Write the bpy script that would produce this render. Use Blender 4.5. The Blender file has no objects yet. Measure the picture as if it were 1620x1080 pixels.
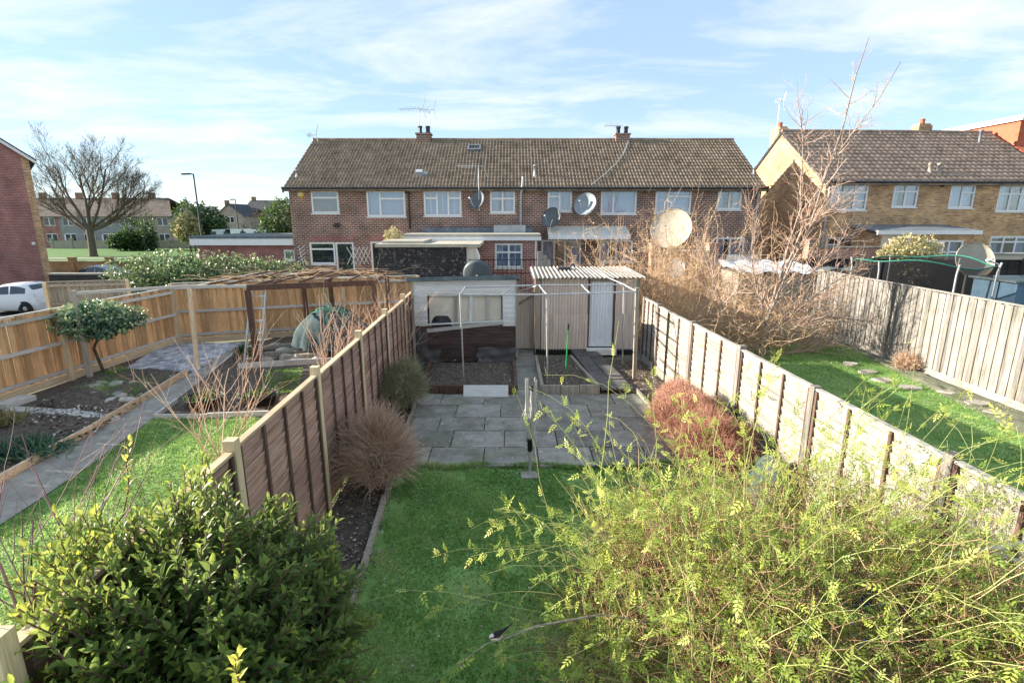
import bpy, math, random
import numpy as np
from mathutils import Vector, Matrix
R = math.radians
random.seed(7); RNG = np.random.default_rng(11)
S = bpy.context.scene
C = S.collection

# ---------------------------------------------------------------- camera
H, PITCH, F = 3.45, R(13.3), 830.0          # eye height (m), tilt down, focal length in photo pixels (1620 wide)
cd = bpy.data.cameras.new('camera'); cam = bpy.data.objects.new('camera', cd); C.objects.link(cam)
cam.location = (0, 0, H); cam.rotation_euler = (math.pi/2 - PITCH, 0, 0)
cd.sensor_width = 36; cd.lens = F/1620*36; cd.clip_end = 3000; cd.clip_start = 0.05
S.camera = cam
S.view_settings.view_transform = 'Standard'; S.view_settings.look = 'None'
S.view_settings.exposure = 2.5; S.view_settings.gamma = 1.0

# ---------------------------------------------------------------- sun and sky
SUN = Vector((-0.92, 0.11, 0.325)).normalized()       # direction towards the sun: left, beyond the houses, low
SEL = math.asin(SUN.z); SAZ = math.atan2(SUN.x, SUN.y)
sd = bpy.data.lights.new('sun', 'SUN'); so = bpy.data.objects.new('sun', sd); C.objects.link(so)
sd.energy = 2.5; sd.angle = R(0.6); sd.color = (1.0, 0.90, 0.76)
so.rotation_euler = SUN.to_track_quat('Z', 'Y').to_euler(); so.location = (0, 0, 40)
W = bpy.data.worlds.new('World'); S.world = W; W.use_nodes = True
def build_world():
    nt = W.node_tree; nt.nodes.clear(); N = nt.nodes.new; L = nt.links.new
    out = N('ShaderNodeOutputWorld'); bg = N('ShaderNodeBackground'); bg.inputs[1].default_value = 0.05
    sky = N('ShaderNodeTexSky'); sky.sky_type = 'NISHITA'; sky.sun_disc = False
    sky.sun_elevation = SEL; sky.sun_rotation = SAZ; sky.air_density = 0.85; sky.dust_density = 0.0; sky.ozone_density = 1.6
    tc = N('ShaderNodeTexCoord'); sp = N('ShaderNodeSeparateXYZ'); L(tc.outputs['Generated'], sp.inputs[0])
    # clouds on a high flat layer: direction / (height + a little)
    ad = N('ShaderNodeMath'); ad.operation = 'ADD'; ad.inputs[1].default_value = 0.10; ab = N('ShaderNodeMath'); ab.operation = 'ABSOLUTE'
    L(sp.outputs[2], ab.inputs[0]); L(ab.outputs[0], ad.inputs[0])
    dx = N('ShaderNodeMath'); dx.operation = 'DIVIDE'; dy = N('ShaderNodeMath'); dy.operation = 'DIVIDE'
    L(sp.outputs[0], dx.inputs[0]); L(ad.outputs[0], dx.inputs[1]); L(sp.outputs[1], dy.inputs[0]); L(ad.outputs[0], dy.inputs[1])
    cb = N('ShaderNodeCombineXYZ'); L(dx.outputs[0], cb.inputs[0]); L(dy.outputs[0], cb.inputs[1])
    mp = N('ShaderNodeMapping'); mp.inputs['Rotation'].default_value = (0, 0, R(35)); mp.inputs['Scale'].default_value = (0.55, 1.0, 1)
    mp.inputs['Location'].default_value = (1.7, 0.6, 0)
    L(cb.outputs[0], mp.inputs[0])
    n1 = N('ShaderNodeTexNoise'); n1.inputs['Scale'].default_value = 1.15; n1.inputs['Detail'].default_value = 9; n1.inputs['Roughness'].default_value = 0.62
    n1.inputs['Distortion'].default_value = 0.35
    L(mp.outputs[0], n1.inputs['Vector'])
    rp = N('ShaderNodeValToRGB'); rp.color_ramp.elements[0].position = 0.46; rp.color_ramp.elements[1].position = 0.68
    L(n1.outputs[0], rp.inputs[0])
    mx = N('ShaderNodeMix'); mx.data_type = 'RGBA'
    fm = N('ShaderNodeMath'); fm.operation = 'MULTIPLY'; fm.inputs[1].default_value = 0.85; L(rp.outputs[0], fm.inputs[0])
    vl = N('ShaderNodeMix'); vl.data_type = 'RGBA'; vl.inputs['Factor'].default_value = 0.66      # a thin even veil of pale air over the whole sky
    L(sky.outputs[0], vl.inputs['A']); vl.inputs['B'].default_value = (2.1, 2.85, 3.65, 1)
    L(fm.outputs[0], mx.inputs['Factor']); L(vl.outputs['Result'], mx.inputs['A']); mx.inputs['B'].default_value = (4.1, 4.2, 4.25, 1)
    L(mx.outputs['Result'], bg.inputs[0]); L(bg.outputs[0], out.inputs[0])
build_world()

# ---------------------------------------------------------------- pixels of the photograph -> directions
def ray(px, py):
    u, v = (px-810)/F, (py-540)/F
    return Vector((u, math.cos(PITCH)-v*math.sin(PITCH), -math.sin(PITCH)-v*math.cos(PITCH)))
CAM = Vector((0, 0, H))
def G(px, py, z=0.0):                      # where that ray meets the level z
    d = ray(px, py); t = (z-H)/d.z; return CAM + d*t
def PD(px, py, Y):                         # where it meets the upright plane y = Y
    d = ray(px, py); return CAM + d*(Y/d.y)

# ---------------------------------------------------------------- object helpers
def link(o, parent=None):
    C.objects.link(o)
    if parent is not None: o.parent = parent
    return o
def tag(o, label=None, cat=None, group=None, kind=None):
    if label: o['label'] = label
    if cat: o['category'] = cat
    if group: o['group'] = group
    if kind: o['kind'] = kind
    return o
def thing(name, label, cat, loc=(0, 0, 0), group=None):
    o = bpy.data.objects.new(name, None); C.objects.link(o); o.location = loc; o.empty_display_size = 0.2
    return tag(o, label, cat, group)
def origin(o):                             # world offset of a thing or part (only translations are used above meshes)
    v = Vector((0, 0, 0))
    while o is not None: v += o.location; o = o.parent
    return v
class MB:                                  # collects shapes in world coordinates into ONE mesh
    def __init__(s): s.v = []; s.f = []; s.sm = []
    def add(s, vs, fs, smooth=False):
        k = len(s.v); s.v += [tuple(p) for p in vs]; s.f += [tuple(i+k for i in f) for f in fs]; s.sm += [smooth]*len(fs)
    def hexa(s, c):                        # 8 corners: bottom 4 (ccw), top 4
        s.add(c, [(3, 2, 1, 0), (4, 5, 6, 7), (0, 1, 5, 4), (1, 2, 6, 5), (2, 3, 7, 6), (3, 0, 4, 7)])
    def box(s, x0, x1, y0, y1, z0, z1):
        s.hexa([(x0, y0, z0), (x1, y0, z0), (x1, y1, z0), (x0, y1, z0), (x0, y0, z1), (x1, y0, z1), (x1, y1, z1), (x0, y1, z1)])
    def beam(s, p0, p1, w, t, up=(0, 0, 1)):
        p0, p1 = Vector(p0), Vector(p1); d = (p1-p0).normalized(); up = Vector(up)
        if abs(d.dot(up)) > .99: up = Vector((0, 1, 0)) if abs(d.y) < .9 else Vector((1, 0, 0))
        a = d.cross(up).normalized()*(w/2); b = a.cross(d).normalized()*(t/2)
        s.hexa([p0-a-b, p0+a-b, p1+a-b, p1-a-b, p0-a+b, p0+a+b, p1+a+b, p1-a+b])
    def tube(s, pts, r, n=8, cap=True):
        pts = [Vector(p) for p in pts]; m = len(pts); rr = r if hasattr(r, '__len__') else [r]*m
        vs = []; prev = None
        for i, p in enumerate(pts):
            d = (pts[min(i+1, m-1)]-pts[max(i-1, 0)]).normalized()
            if prev is None:
                up = Vector((0, 0, 1)) if abs(d.z) < .9 else Vector((0, 1, 0)); a = d.cross(up).normalized()
            else:
                a = (prev - d*prev.dot(d)).normalized()
            prev = a; b = d.cross(a)
            for k in range(n):
                t = 2*math.pi*k/n; vs.append(p + (a*math.cos(t)+b*math.sin(t))*rr[i])
        fs = [(i*n+k, i*n+(k+1) % n, (i+1)*n+(k+1) % n, (i+1)*n+k) for i in range(m-1) for k in range(n)]
        s.add(vs, fs, True)
        if cap:
            s.add(vs[:n], [tuple(range(n))[::-1]]); s.add(vs[-n:], [tuple(range(n))])
    def lathe(s, c, prof, n=20, axis='z', rot=None):      # prof: (r, h) pairs
        c = Vector(c); vs = []
        for r, h in prof:
            for k in range(n):
                t = 2*math.pi*k/n; v = Vector((r*math.cos(t), r*math.sin(t), h))
                if rot is not None: v = rot @ v
                vs.append(c+v)
        m = len(prof)
        s.add(vs, [(i*n+k, i*n+(k+1) % n, (i+1)*n+(k+1) % n, (i+1)*n+k) for i in range(m-1) for k in range(n)], True)
    def build(s, name, mat, parent=None):
        off = origin(parent) if parent is not None else Vector((0, 0, 0))
        me = bpy.data.meshes.new(name); me.from_pydata([(x-off.x, y-off.y, z-off.z) for x, y, z in s.v], [], s.f); me.update()
        if any(s.sm): me.polygons.foreach_set('use_smooth', s.sm)
        me.materials.append(M(mat)); return link(bpy.data.objects.new(name, me), parent)
def np_mesh(name, V, Fc, mat, parent=None, rnd=None, smooth=False):
    V = np.asarray(V, dtype=np.float32).reshape(-1, 3); Fc = np.asarray(Fc, dtype=np.int32)
    if parent is not None: V = V - np.array(origin(parent), dtype=np.float32)
    n, k = Fc.shape; me = bpy.data.meshes.new(name)
    me.vertices.add(len(V)); me.vertices.foreach_set('co', V.ravel())
    me.loops.add(n*k); me.loops.foreach_set('vertex_index', Fc.ravel())
    me.polygons.add(n); me.polygons.foreach_set('loop_start', np.arange(0, n*k, k, dtype=np.int32))
    if smooth: me.polygons.foreach_set('use_smooth', np.ones(n, dtype=bool))
    if rnd is not None:
        at = me.attributes.new('rnd', 'FLOAT', 'POINT'); at.data.foreach_set('value', np.asarray(rnd, dtype=np.float32).ravel())
    me.update(calc_edges=True); me.materials.append(M(mat))
    return link(bpy.data.objects.new(name, me), parent)
CUBES = {}
def cube(mat):
    if mat not in CUBES:
        h = .5; b = MB(); b.box(-h, h, -h, h, -h, h)
        me = bpy.data.meshes.new('plank_' + mat); me.from_pydata(b.v, [], b.f); me.materials.append(M(mat)); CUBES[mat] = me
    return CUBES[mat]
def piece(name, parent, p0, p1, w, t, mat, up=(0, 0, 1)):   # one plank, slab or post sharing mesh data; w across, t along 'up'
    p0, p1 = Vector(p0), Vector(p1); d = p1-p0; L = d.length; d.normalize(); up = Vector(up)
    if abs(d.dot(up)) > .99: up = Vector((0, 1, 0))
    a = d.cross(up).normalized(); b = a.cross(d).normalized()
    o = link(bpy.data.objects.new(name, cube(mat)), parent)
    m = Matrix((( a.x, d.x, b.x, 0), (a.y, d.y, b.y, 0), (a.z, d.z, b.z, 0), (0, 0, 0, 1)))
    o.matrix_local = Matrix.Translation((p0+p1)/2 - (origin(parent) if parent is not None else Vector())) @ m @ Matrix.Diagonal((w, L, t, 1))
    return o

# ---------------------------------------------------------------- materials
MATS = {}
def M(n): return MATS[n] if isinstance(n, str) else n
def new_mat(name):
    m = bpy.data.materials.new(name); m.use_nodes = True; MATS[name] = m
    nt = m.node_tree; return m, nt, nt.nodes.new, nt.links.new, nt.nodes['Principled BSDF']
def col(c): return (c[0], c[1], c[2], 1)
def noise_mat(name, c1, c2, scale=4, rough=.8, bump=0., bscale=None, rnd=0., stretch=(1, 1, 1), spec=.3, metal=0., c3=None, lo=.35, hi=.65, detail=7, stain=None):
    m, nt, N, L, P = new_mat(name)
    ge = N('ShaderNodeNewGeometry'); mp = N('ShaderNodeMapping'); mp.inputs['Scale'].default_value = stretch; L(ge.outputs['Position'], mp.inputs[0])
    oi = N('ShaderNodeObjectInfo')
    if rnd:
        sh = N('ShaderNodeVectorMath'); sh.operation = 'SCALE'; sh.inputs[0].default_value = (17, 31, 23); L(oi.outputs['Random'], sh.inputs['Scale'])
        av = N('ShaderNodeVectorMath'); L(mp.outputs[0], av.inputs[0]); L(sh.outputs[0], av.inputs[1]); vec = av.outputs[0]
    else: vec = mp.outputs[0]
    n1 = N('ShaderNodeTexNoise'); n1.inputs['Scale'].default_value = scale; n1.inputs['Detail'].default_value = detail; n1.inputs['Roughness'].default_value = .6
    L(vec, n1.inputs['Vector'])
    rp = N('ShaderNodeValToRGB'); e = rp.color_ramp.elements; e[0].position = lo; e[1].position = hi; e[0].color = col(c1); e[1].color = col(c2)
    if c3 is not None: x = e.new(min(.97, hi+.14)); x.color = col(c3)
    L(n1.outputs[0], rp.inputs[0]); cur = rp.outputs[0]
    if stain is not None:                  # large weathered patches: (colour, scale, amount)
        n3 = N('ShaderNodeTexNoise'); n3.inputs['Scale'].default_value = stain[1]; n3.inputs['Detail'].default_value = 8; n3.inputs['Roughness'].default_value = .7
        L(ge.outputs['Position'], n3.inputs['Vector'])
        r3 = N('ShaderNodeValToRGB'); r3.color_ramp.elements[0].position = .5; r3.color_ramp.elements[1].position = .68
        r3.color_ramp.elements[1].color = (stain[2],)*3 + (1,); L(n3.outputs[0], r3.inputs[0])
        x3 = N('ShaderNodeMix'); x3.data_type = 'RGBA'; L(r3.outputs[0], x3.inputs['Factor']); L(cur, x3.inputs['A']); x3.inputs['B'].default_value = col(stain[0]); cur = x3.outputs['Result']
    if rnd:
        hs = N('ShaderNodeHueSaturation'); mr = N('ShaderNodeMapRange'); mr.inputs[3].default_value = 1-rnd; mr.inputs[4].default_value = 1+rnd
        L(oi.outputs['Random'], mr.inputs[0]); L(mr.outputs[0], hs.inputs['Value']); L(cur, hs.inputs['Color']); cur = hs.outputs[0]
    L(cur, P.inputs['Base Color'])
    P.inputs['Roughness'].default_value = rough; P.inputs['Specular IOR Level'].default_value = spec; P.inputs['Metallic'].default_value = metal
    if bump:
        n2 = N('ShaderNodeTexNoise'); n2.inputs['Scale'].default_value = bscale or scale*3; n2.inputs['Detail'].default_value = 8; L(vec, n2.inputs['Vector'])
        bp = N('ShaderNodeBump'); bp.inputs['Strength'].default_value = bump; bp.inputs['Distance'].default_value = .02
        L(n2.outputs[0], bp.inputs['Height']); L(bp.outputs[0], P.inputs['Normal'])
    return m
def brick_mat(name, c1, c2, mortar, w=.225, h=.078, msize=.011, rough=.85, patch=None):
    m, nt, N, L, P = new_mat(name)
    ge = N('ShaderNodeNewGeometry'); sp = N('ShaderNodeSeparateXYZ'); L(ge.outputs['Position'], sp.inputs[0])
    ad = N('ShaderNodeMath'); L(sp.outputs[0], ad.inputs[0]); L(sp.outputs[1], ad.inputs[1])
    cb = N('ShaderNodeCombineXYZ'); L(ad.outputs[0], cb.inputs[0]); L(sp.outputs[2], cb.inputs[1])
    b = N('ShaderNodeTexBrick'); b.inputs['Scale'].default_value = 1; b.inputs['Brick Width'].default_value = w; b.inputs['Row Height'].default_value = h
    b.inputs['Mortar Size'].default_value = msize; b.inputs['Mortar Smooth'].default_value = .15
    b.inputs['Color1'].default_value = col(c1); b.inputs['Color2'].default_value = col(c2); b.inputs['Mortar'].default_value = col(mortar)
    L(cb.outputs[0], b.inputs['Vector'])
    n = N('ShaderNodeTexNoise'); n.inputs['Scale'].default_value = 1.4; n.inputs['Detail'].default_value = 8; L(ge.outputs['Position'], n.inputs['Vector'])
    mr = N('ShaderNodeMapRange'); mr.inputs[1].default_value = .3; mr.inputs[2].default_value = .7; mr.inputs[3].default_value = .72; mr.inputs[4].default_value = 1.25; L(n.outputs[0], mr.inputs[0])
    hs = N('ShaderNodeHueSaturation'); L(mr.outputs[0], hs.inputs['Value']); L(b.outputs[0], hs.inputs['Color']); cur = hs.outputs[0]
    if patch is not None:
        n3 = N('ShaderNodeTexNoise'); n3.inputs['Scale'].default_value = patch[1]; n3.inputs['Detail'].default_value = 9; n3.inputs['Roughness'].default_value = .7; L(ge.outputs['Position'], n3.inputs['Vector'])
        r3 = N('ShaderNodeValToRGB'); r3.color_ramp.elements[0].position = patch[2]; r3.color_ramp.elements[1].position = patch[2]+.12; L(n3.outputs[0], r3.inputs[0])
        x3 = N('ShaderNodeMix'); x3.data_type = 'RGBA'; L(r3.outputs[0], x3.inputs['Factor']); L(cur, x3.inputs['A']); x3.inputs['B'].default_value = col(patch[0]); cur = x3.outputs['Result']
    L(cur, P.inputs['Base Color']); P.inputs['Roughness'].default_value = rough; P.inputs['Specular IOR Level'].default_value = .2
    bp = N('ShaderNodeBump'); bp.inputs['Strength'].default_value = .6; bp.inputs['Distance'].default_value = .008; bp.invert = True
    L(b.outputs['Fac'], bp.inputs['Height']); L(bp.outputs[0], P.inputs['Normal'])
    return m
def leaf_mat(name, cols, trans=.35, rough=.5, spec=.4, pos=None):
    m, nt, N, L, P = new_mat(name)
    at = N('ShaderNodeAttribute'); at.attribute_name = 'rnd'
    rp = N('ShaderNodeValToRGB'); e = rp.color_ramp.elements; k = len(cols)
    e[0].color = col(cols[0]); e[1].color = col(cols[-1])
    for i in range(1, k-1): x = e.new(pos[i] if pos else i/(k-1)); x.color = col(cols[i])
    L(at.outputs['Fac'], rp.inputs[0]); L(rp.outputs[0], P.inputs['Base Color']); P.inputs['Roughness'].default_value = rough; P.inputs['Specular IOR Level'].default_value = spec
    if trans:
        tr = N('ShaderNodeBsdfTranslucent'); hs = N('ShaderNodeHueSaturation'); hs.inputs['Value'].default_value = 1.7; hs.inputs['Hue'].default_value = .485
        L(rp.outputs[0], hs.inputs['Color']); L(hs.outputs[0], tr.inputs[0])
        mx = N('ShaderNodeMixShader'); mx.inputs[0].default_value = trans; out = nt.nodes['Material Output']
        L(P.outputs[0], mx.inputs[1]); L(tr.outputs[0], mx.inputs[2]); L(mx.outputs[0], out.inputs[0])
    return m
def glass_mat(name, tint=(.75, .85, .88), refl=.25):
    m, nt, N, L, P = new_mat(name); nt.nodes.remove(P); out = nt.nodes['Material Output']
    t = N('ShaderNodeBsdfTransparent'); t.inputs[0].default_value = col(tint); g = N('ShaderNodeBsdfGlossy'); g.inputs['Roughness'].default_value = .02
    lw = N('ShaderNodeLayerWeight'); lw.inputs[0].default_value = refl; mx = N('ShaderNodeMixShader')
    mr = N('ShaderNodeMapRange'); mr.inputs[3].default_value = .14; mr.inputs[4].default_value = 1; L(lw.outputs['Fresnel'], mr.inputs[0])
    L(mr.outputs[0], mx.inputs[0]); L(t.outputs[0], mx.inputs[1]); L(g.outputs[0], mx.inputs[2]); L(mx.outputs[0], out.inputs[0]); return m
V_ = (38, 38, 2.2); HX = (2.2, 2.2, 42)
noise_mat('earth', (.12, .13, .085), (.20, .20, .14), 3, .95, .4)
noise_mat('turf', (.13, .25, .06), (.25, .40, .12), 3, .95, .5, 40, stain=((.24, .24, .12), 1.6, .6))
noise_mat('turf_far', (.06, .15, .03), (.10, .20, .045), .8, .95, .4, 20)
noise_mat('soil', (.075, .058, .047), (.19, .15, .115), 14, .97, .9, 60, c3=(.22, .18, .14))
noise_mat('concrete', (.29, .265, .225), (.42, .39, .335), 5, .92, .35, 90, stain=((.10, .10, .085), 1.3, .6))
noise_mat('slab', (.215, .195, .168), (.37, .34, .295), 4, .85, .35, 70, rnd=.22, stain=((.17, .18, .10), 1.3, .75))
noise_mat('slab_dark', (.09, .086, .084), (.17, .16, .15), 5, .85, .35, 60, rnd=.2)
noise_mat('sett', (.34, .355, .39), (.58, .59, .63), 9, .85, .4, 60, rnd=.35)
noise_mat('asphalt', (.05, .05, .053), (.085, .085, .09), 6, .9, .2, 90)
noise_mat('stone', (.30, .27, .23), (.48, .44, .38), 6, .9, .6, 25, rnd=.25)
noise_mat('wood_new', (.50, .285, .13), (.74, .48, .25), 1.0, .8, .3, 3, rnd=.30, stretch=V_, c3=(.78, .56, .33), stain=((.40, .27, .15), 2.2, .5))
noise_mat('wood_new_h', (.52, .39, .24), (.70, .55, .37), 1.0, .85, .3, 3, rnd=.15, stretch=(3, 3, 30))
noise_mat('wood_rail', (.44, .42, .38), (.62, .59, .53), 2.0, .85, .3, 3, rnd=.15, stretch=(3, 3, 30))
noise_mat('wood_brown', (.31, .185, .14), (.55, .37, .295), 1.0, .85, .55, 2.5, rnd=.22, stretch=HX, c3=(.60, .45, .41))
noise_mat('wood_batten', (.09, .055, .04), (.16, .10, .075), 1, .85, .3, 3, rnd=.2, stretch=V_)
noise_mat('wood_post', (.58, .44, .26), (.76, .61, .40), 1, .85, .3, 3, rnd=.12, stretch=V_)
noise_mat('wood_grey', (.26, .235, .20), (.52, .48, .42), 1.0, .9, .8, 2.5, rnd=.15, stretch=HX, c3=(.60, .56, .50), stain=((.30, .29, .21), 1.7, .55))
noise_mat('wood_grey_v', (.16, .145, .13), (.37, .34, .305), 1.0, .9, .5, 2.5, rnd=.34, stretch=V_, stain=((.13, .13, .10), 1.5, .55))
noise_mat('wood_old', (.25, .215, .17), (.44, .39, .32), 1, .9, .5, 3, rnd=.2, stretch=V_)
noise_mat('wood_dark', (.085, .048, .036), (.16, .095, .072), 1, .8, .4, 3, rnd=.2, stretch=V_)
noise_mat('wood_black', (.022, .02, .02), (.045, .042, .042), 1, .85, .4, 3, rnd=.2, stretch=HX)
noise_mat('shed_stain', (.04, .026, .024), (.14, .095, .082), 1.2, .8, .5, 3, rnd=.3, stretch=(2, 2, 30), c3=(.38, .34, .31), lo=.3, hi=.7)
noise_mat('white_flaky', (.84, .83, .80), (.72, .70, .66), 5, .75, .4, 20, rnd=.06, stretch=(1, 1, 5), c3=(.30, .24, .19), lo=.42, hi=.66)
noise_mat('white_paint', (.76, .76, .75), (.82, .82, .81), 3, .4, 0, spec=.5)
noise_mat('cream_paint', (.70, .64, .54), (.80, .76, .68), 3, .6, .1)
noise_mat('lining', (.70, .62, .48), (.84, .77, .64), 1.5, .8, .2, stain=((.55, .55, .50), 1.2, .7))
noise_mat('felt', (.09, .12, .13), (.17, .21, .22), 4, .9, .3, 60)
noise_mat('flat_roof', (.40, .36, .29), (.52, .48, .40), 3, .9, .2, 30)
noise_mat('lead', (.12, .14, .16), (.22, .25, .28), 4, .55, .2, spec=.5)
noise_mat('gutter', (.03, .03, .032), (.05, .05, .053), 3, .45)
noise_mat('pipe_grey', (.32, .34, .36), (.45, .47, .49), 4, .5, spec=.5)
noise_mat('galv', (.42, .43, .43), (.60, .60, .60), 12, .45, .1, 40, metal=.5, spec=.5)
noise_mat('alu', (.55, .56, .57), (.68, .69, .70), 5, .35, metal=.7)
noise_mat('dish_dark', (.085, .10, .115), (.13, .15, .17), 3, .5)
noise_mat('dish_grey', (.23, .27, .30), (.30, .34, .37), 3, .5)
noise_mat('dish_cream', (.40, .355, .28), (.52, .47, .38), 2, .6, stain=((.35, .31, .24), 2.5, .5))
noise_mat('plastic_brown', (.60, .47, .39), (.78, .65, .56), 2, .45, .1, rnd=.1, spec=.5, stretch=(8, 8, .6))
noise_mat('plastic_white', (.72, .76, .80), (.84, .86, .88), 2, .4, .1, spec=.5, stretch=(8, 8, .6))
noise_mat('corr_roof', (.33, .30, .27), (.52, .48, .43), 3, .75, .3, 30, stain=((.22, .17, .13), 1.6, .6))
noise_mat('tarp_blue', (.035, .06, .065), (.075, .115, .12), 3, .8, .5, 8, spec=.15)
noise_mat('tarp_dark', (.075, .07, .072), (.13, .125, .125), 3, .6, .3, 8)
noise_mat('tarp_pale', (.42, .47, .52), (.62, .66, .70), 3, .5, .3, 8)
noise_mat('rope_green', (.02, .28, .17), (.03, .38, .25), 3, .6)
noise_mat('cane_green', (.02, .30, .07), (.03, .42, .10), 3, .4)
noise_mat('cord', (.62, .60, .55), (.78, .76, .70), 20, .8)
noise_mat('black', (.012, .012, .013), (.02, .02, .021), 3, .5)
noise_mat('net_blue', (.015, .07, .42), (.03, .13, .60), 6, .6)
noise_mat('blue_paint', (.10, .18, .26), (.14, .23, .32), 4, .7)
noise_mat('trampoline_green', (.02, .13, .10), (.03, .19, .14), 4, .6)
noise_mat('cloth_white', (.80, .80, .80), (.86, .86, .86), 4, .9)
noise_mat('curtain', (.50, .58, .66), (.62, .70, .78), 3, .95, stretch=(20, 20, .5))
noise_mat('curtain_warm', (.48, .50, .52), (.60, .62, .64), 3, .95, stretch=(20, 20, .5))
noise_mat('room', (.10, .11, .125), (.18, .19, .21), 1.2, .9)
noise_mat('render_cream', (.60, .53, .42), (.72, .65, .53), 2, .9, .2)
noise_mat('render_grey', (.24, .245, .25), (.32, .325, .33), 1.5, .9, .2)
noise_mat('render_tan', (.33, .29, .23), (.42, .37, .30), 1.5, .9, .2)
noise_mat('slate', (.045, .048, .055), (.08, .083, .09), 3, .8, .3, 20)
noise_mat('car_white', (.80, .80, .80), (.82, .82, .82), 2, .18, spec=.6)
noise_mat('car_silver', (.30, .30, .34), (.34, .34, .38), 2, .22, metal=.5, spec=.6)
noise_mat('car_dark', (.02, .025, .04), (.03, .035, .05), 2, .2, spec=.6)
noise_mat('tyre', (.015, .015, .015), (.03, .03, .03), 10, .9)
noise_mat('alloy', (.40, .41, .42), (.5, .51, .52), 5, .35, metal=.7)
noise_mat('car_glass', (.015, .03, .045), (.02, .04, .06), 2, .05, spec=.8)
noise_mat('bark', (.085, .065, .05), (.17, .14, .105), 8, .95, .7, 30, stretch=(4, 4, 1))
noise_mat('bark_pale', (.24, .19, .16), (.40, .33, .28), 9, .85, .5, 30, stretch=(4, 4, 1))
noise_mat('terracotta', (.32, .10, .05), (.42, .15, .075), 4, .85)
noise_mat('lamp_black', (.02, .03, .035), (.035, .045, .05), 4, .5)
noise_mat('alarm', (.62, .60, .50), (.70, .68, .58), 4, .5)
noise_mat('alarm_yellow', (.65, .42, .04), (.75, .50, .06), 4, .5)
brick_mat('brick_terrace', (.255, .115, .08), (.12, .062, .048), (.56, .47, .40), w=.235, h=.087, msize=.011)
brick_mat('brick_yellow', (.64, .38, .17), (.33, .175, .09), (.55, .44, .33), w=.24, h=.087, msize=.010)
brick_mat('brick_red', (.38, .135, .11), (.25, .095, .085), (.46, .34, .30), w=.24, h=.09, msize=.010)
brick_mat('brick_ext', (.38, .135, .11), (.24, .09, .08), (.62, .52, .47), w=.225, h=.085, msize=.011)
brick_mat('brick_black', (.028, .027, .032), (.045, .043, .047), (.075, .072, .074), w=.225, h=.085, msize=.012, patch=((.26, .25, .25), 7, .54))
brick_mat('brick_pink', (.46, .20, .13), (.36, .16, .11), (.52, .44, .38), w=.225, h=.08)
brick_mat('brick_wall', (.30, .17, .09), (.24, .12, .07), (.36, .30, .24), w=.24, h=.09)
def tile_mat(name, c1, c2, w, h, moss):
    m, nt, N, L, P = new_mat(name)
    ge = N('ShaderNodeNewGeometry'); sn = N('ShaderNodeVectorMath'); sn.operation = 'SNAP'; sn.inputs[1].default_value = (w, 50, h)
    L(ge.outputs['Position'], sn.inputs[0]); wn = N('ShaderNodeTexWhiteNoise'); L(sn.outputs[0], wn.inputs['Vector'])
    n = N('ShaderNodeTexNoise'); n.inputs['Scale'].default_value = .9; n.inputs['Detail'].default_value = 9; n.inputs['Roughness'].default_value = .68; L(ge.outputs['Position'], n.inputs['Vector'])
    mm = N('ShaderNodeMath'); mm.operation = 'MULTIPLY_ADD'; mm.inputs[1].default_value = .25; L(wn.outputs['Value'], mm.inputs[0]); L(n.outputs[0], mm.inputs[2])
    rp = N('ShaderNodeValToRGB'); e = rp.color_ramp.elements; e[0].position = .4; e[1].position = .85; e[0].color = col(c1); e[1].color = col(c2)
    L(mm.outputs[0], rp.inputs[0])
    n2 = N('ShaderNodeTexNoise'); n2.inputs['Scale'].default_value = 11; n2.inputs['Detail'].default_value = 6; L(ge.outputs['Position'], n2.inputs['Vector'])
    r2 = N('ShaderNodeValToRGB'); r2.color_ramp.elements[0].position = .56; r2.color_ramp.elements[1].position = .70; L(n2.outputs[0], r2.inputs[0])
    x = N('ShaderNodeMix'); x.data_type = 'RGBA'; L(r2.outputs[0], x.inputs['Factor']); L(rp.outputs[0], x.inputs['A']); x.inputs['B'].default_value = col(moss)
    L(x.outputs['Result'], P.inputs['Base Color']); P.inputs['Roughness'].default_value = .9; P.inputs['Specular IOR Level'].default_value = .25
    return m
tile_mat('tiles_terrace', (.165, .122, .09), (.35, .27, .20), .165, .166, (.20, .18, .115))
tile_mat('tiles_dark', (.10, .08, .07), (.19, .155, .13), .3, .2, (.14, .14, .1))
tile_mat('tiles_right', (.21, .145, .11), (.38, .28, .215), .30, .19, (.42, .38, .34))
tile_mat('tiles_red', (.40, .11, .06), (.52, .17, .10), .2, .2, (.45, .15, .09))
leaf_mat('bay', [(.075, .13, .045), (.17, .245, .06), (.34, .40, .07), (.58, .58, .12)], .42, .42, .35, pos=[0, .45, .8, 1])
leaf_mat('jasmine', [(.10, .17, .03), (.24, .34, .06), (.44, .50, .10), (.62, .60, .18)], .38, .5)
leaf_mat('jasmine_stem', [(.17, .085, .045), (.48, .31, .18), (.30, .34, .10), (.52, .54, .22)], 0, .7)
leaf_mat('grass_blade', [(.09, .18, .04), (.17, .31, .075), (.28, .42, .14), (.46, .50, .26)], .40, .6)
leaf_mat('ivy', [(.045, .09, .045), (.10, .165, .07), (.20, .27, .11), (.46, .48, .26)], .2, .4)
leaf_mat('holly', [(.03, .09, .065), (.06, .145, .095), (.13, .24, .13), (.40, .46, .22)], .15, .3, .6)
leaf_mat('evergreen', [(.02, .05, .018), (.04, .085, .025), (.085, .15, .035)], .25, .5)
leaf_mat('pale_shrub', [(.22, .21, .09), (.35, .33, .15), (.48, .44, .24)], .3, .6)
leaf_mat('heather', [(.34, .16, .11), (.54, .29, .20), (.70, .44, .32)], .1, .8)
leaf_mat('dry_twig', [(.40, .25, .16), (.60, .41, .29), (.76, .57, .44)], 0, .85)
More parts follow.
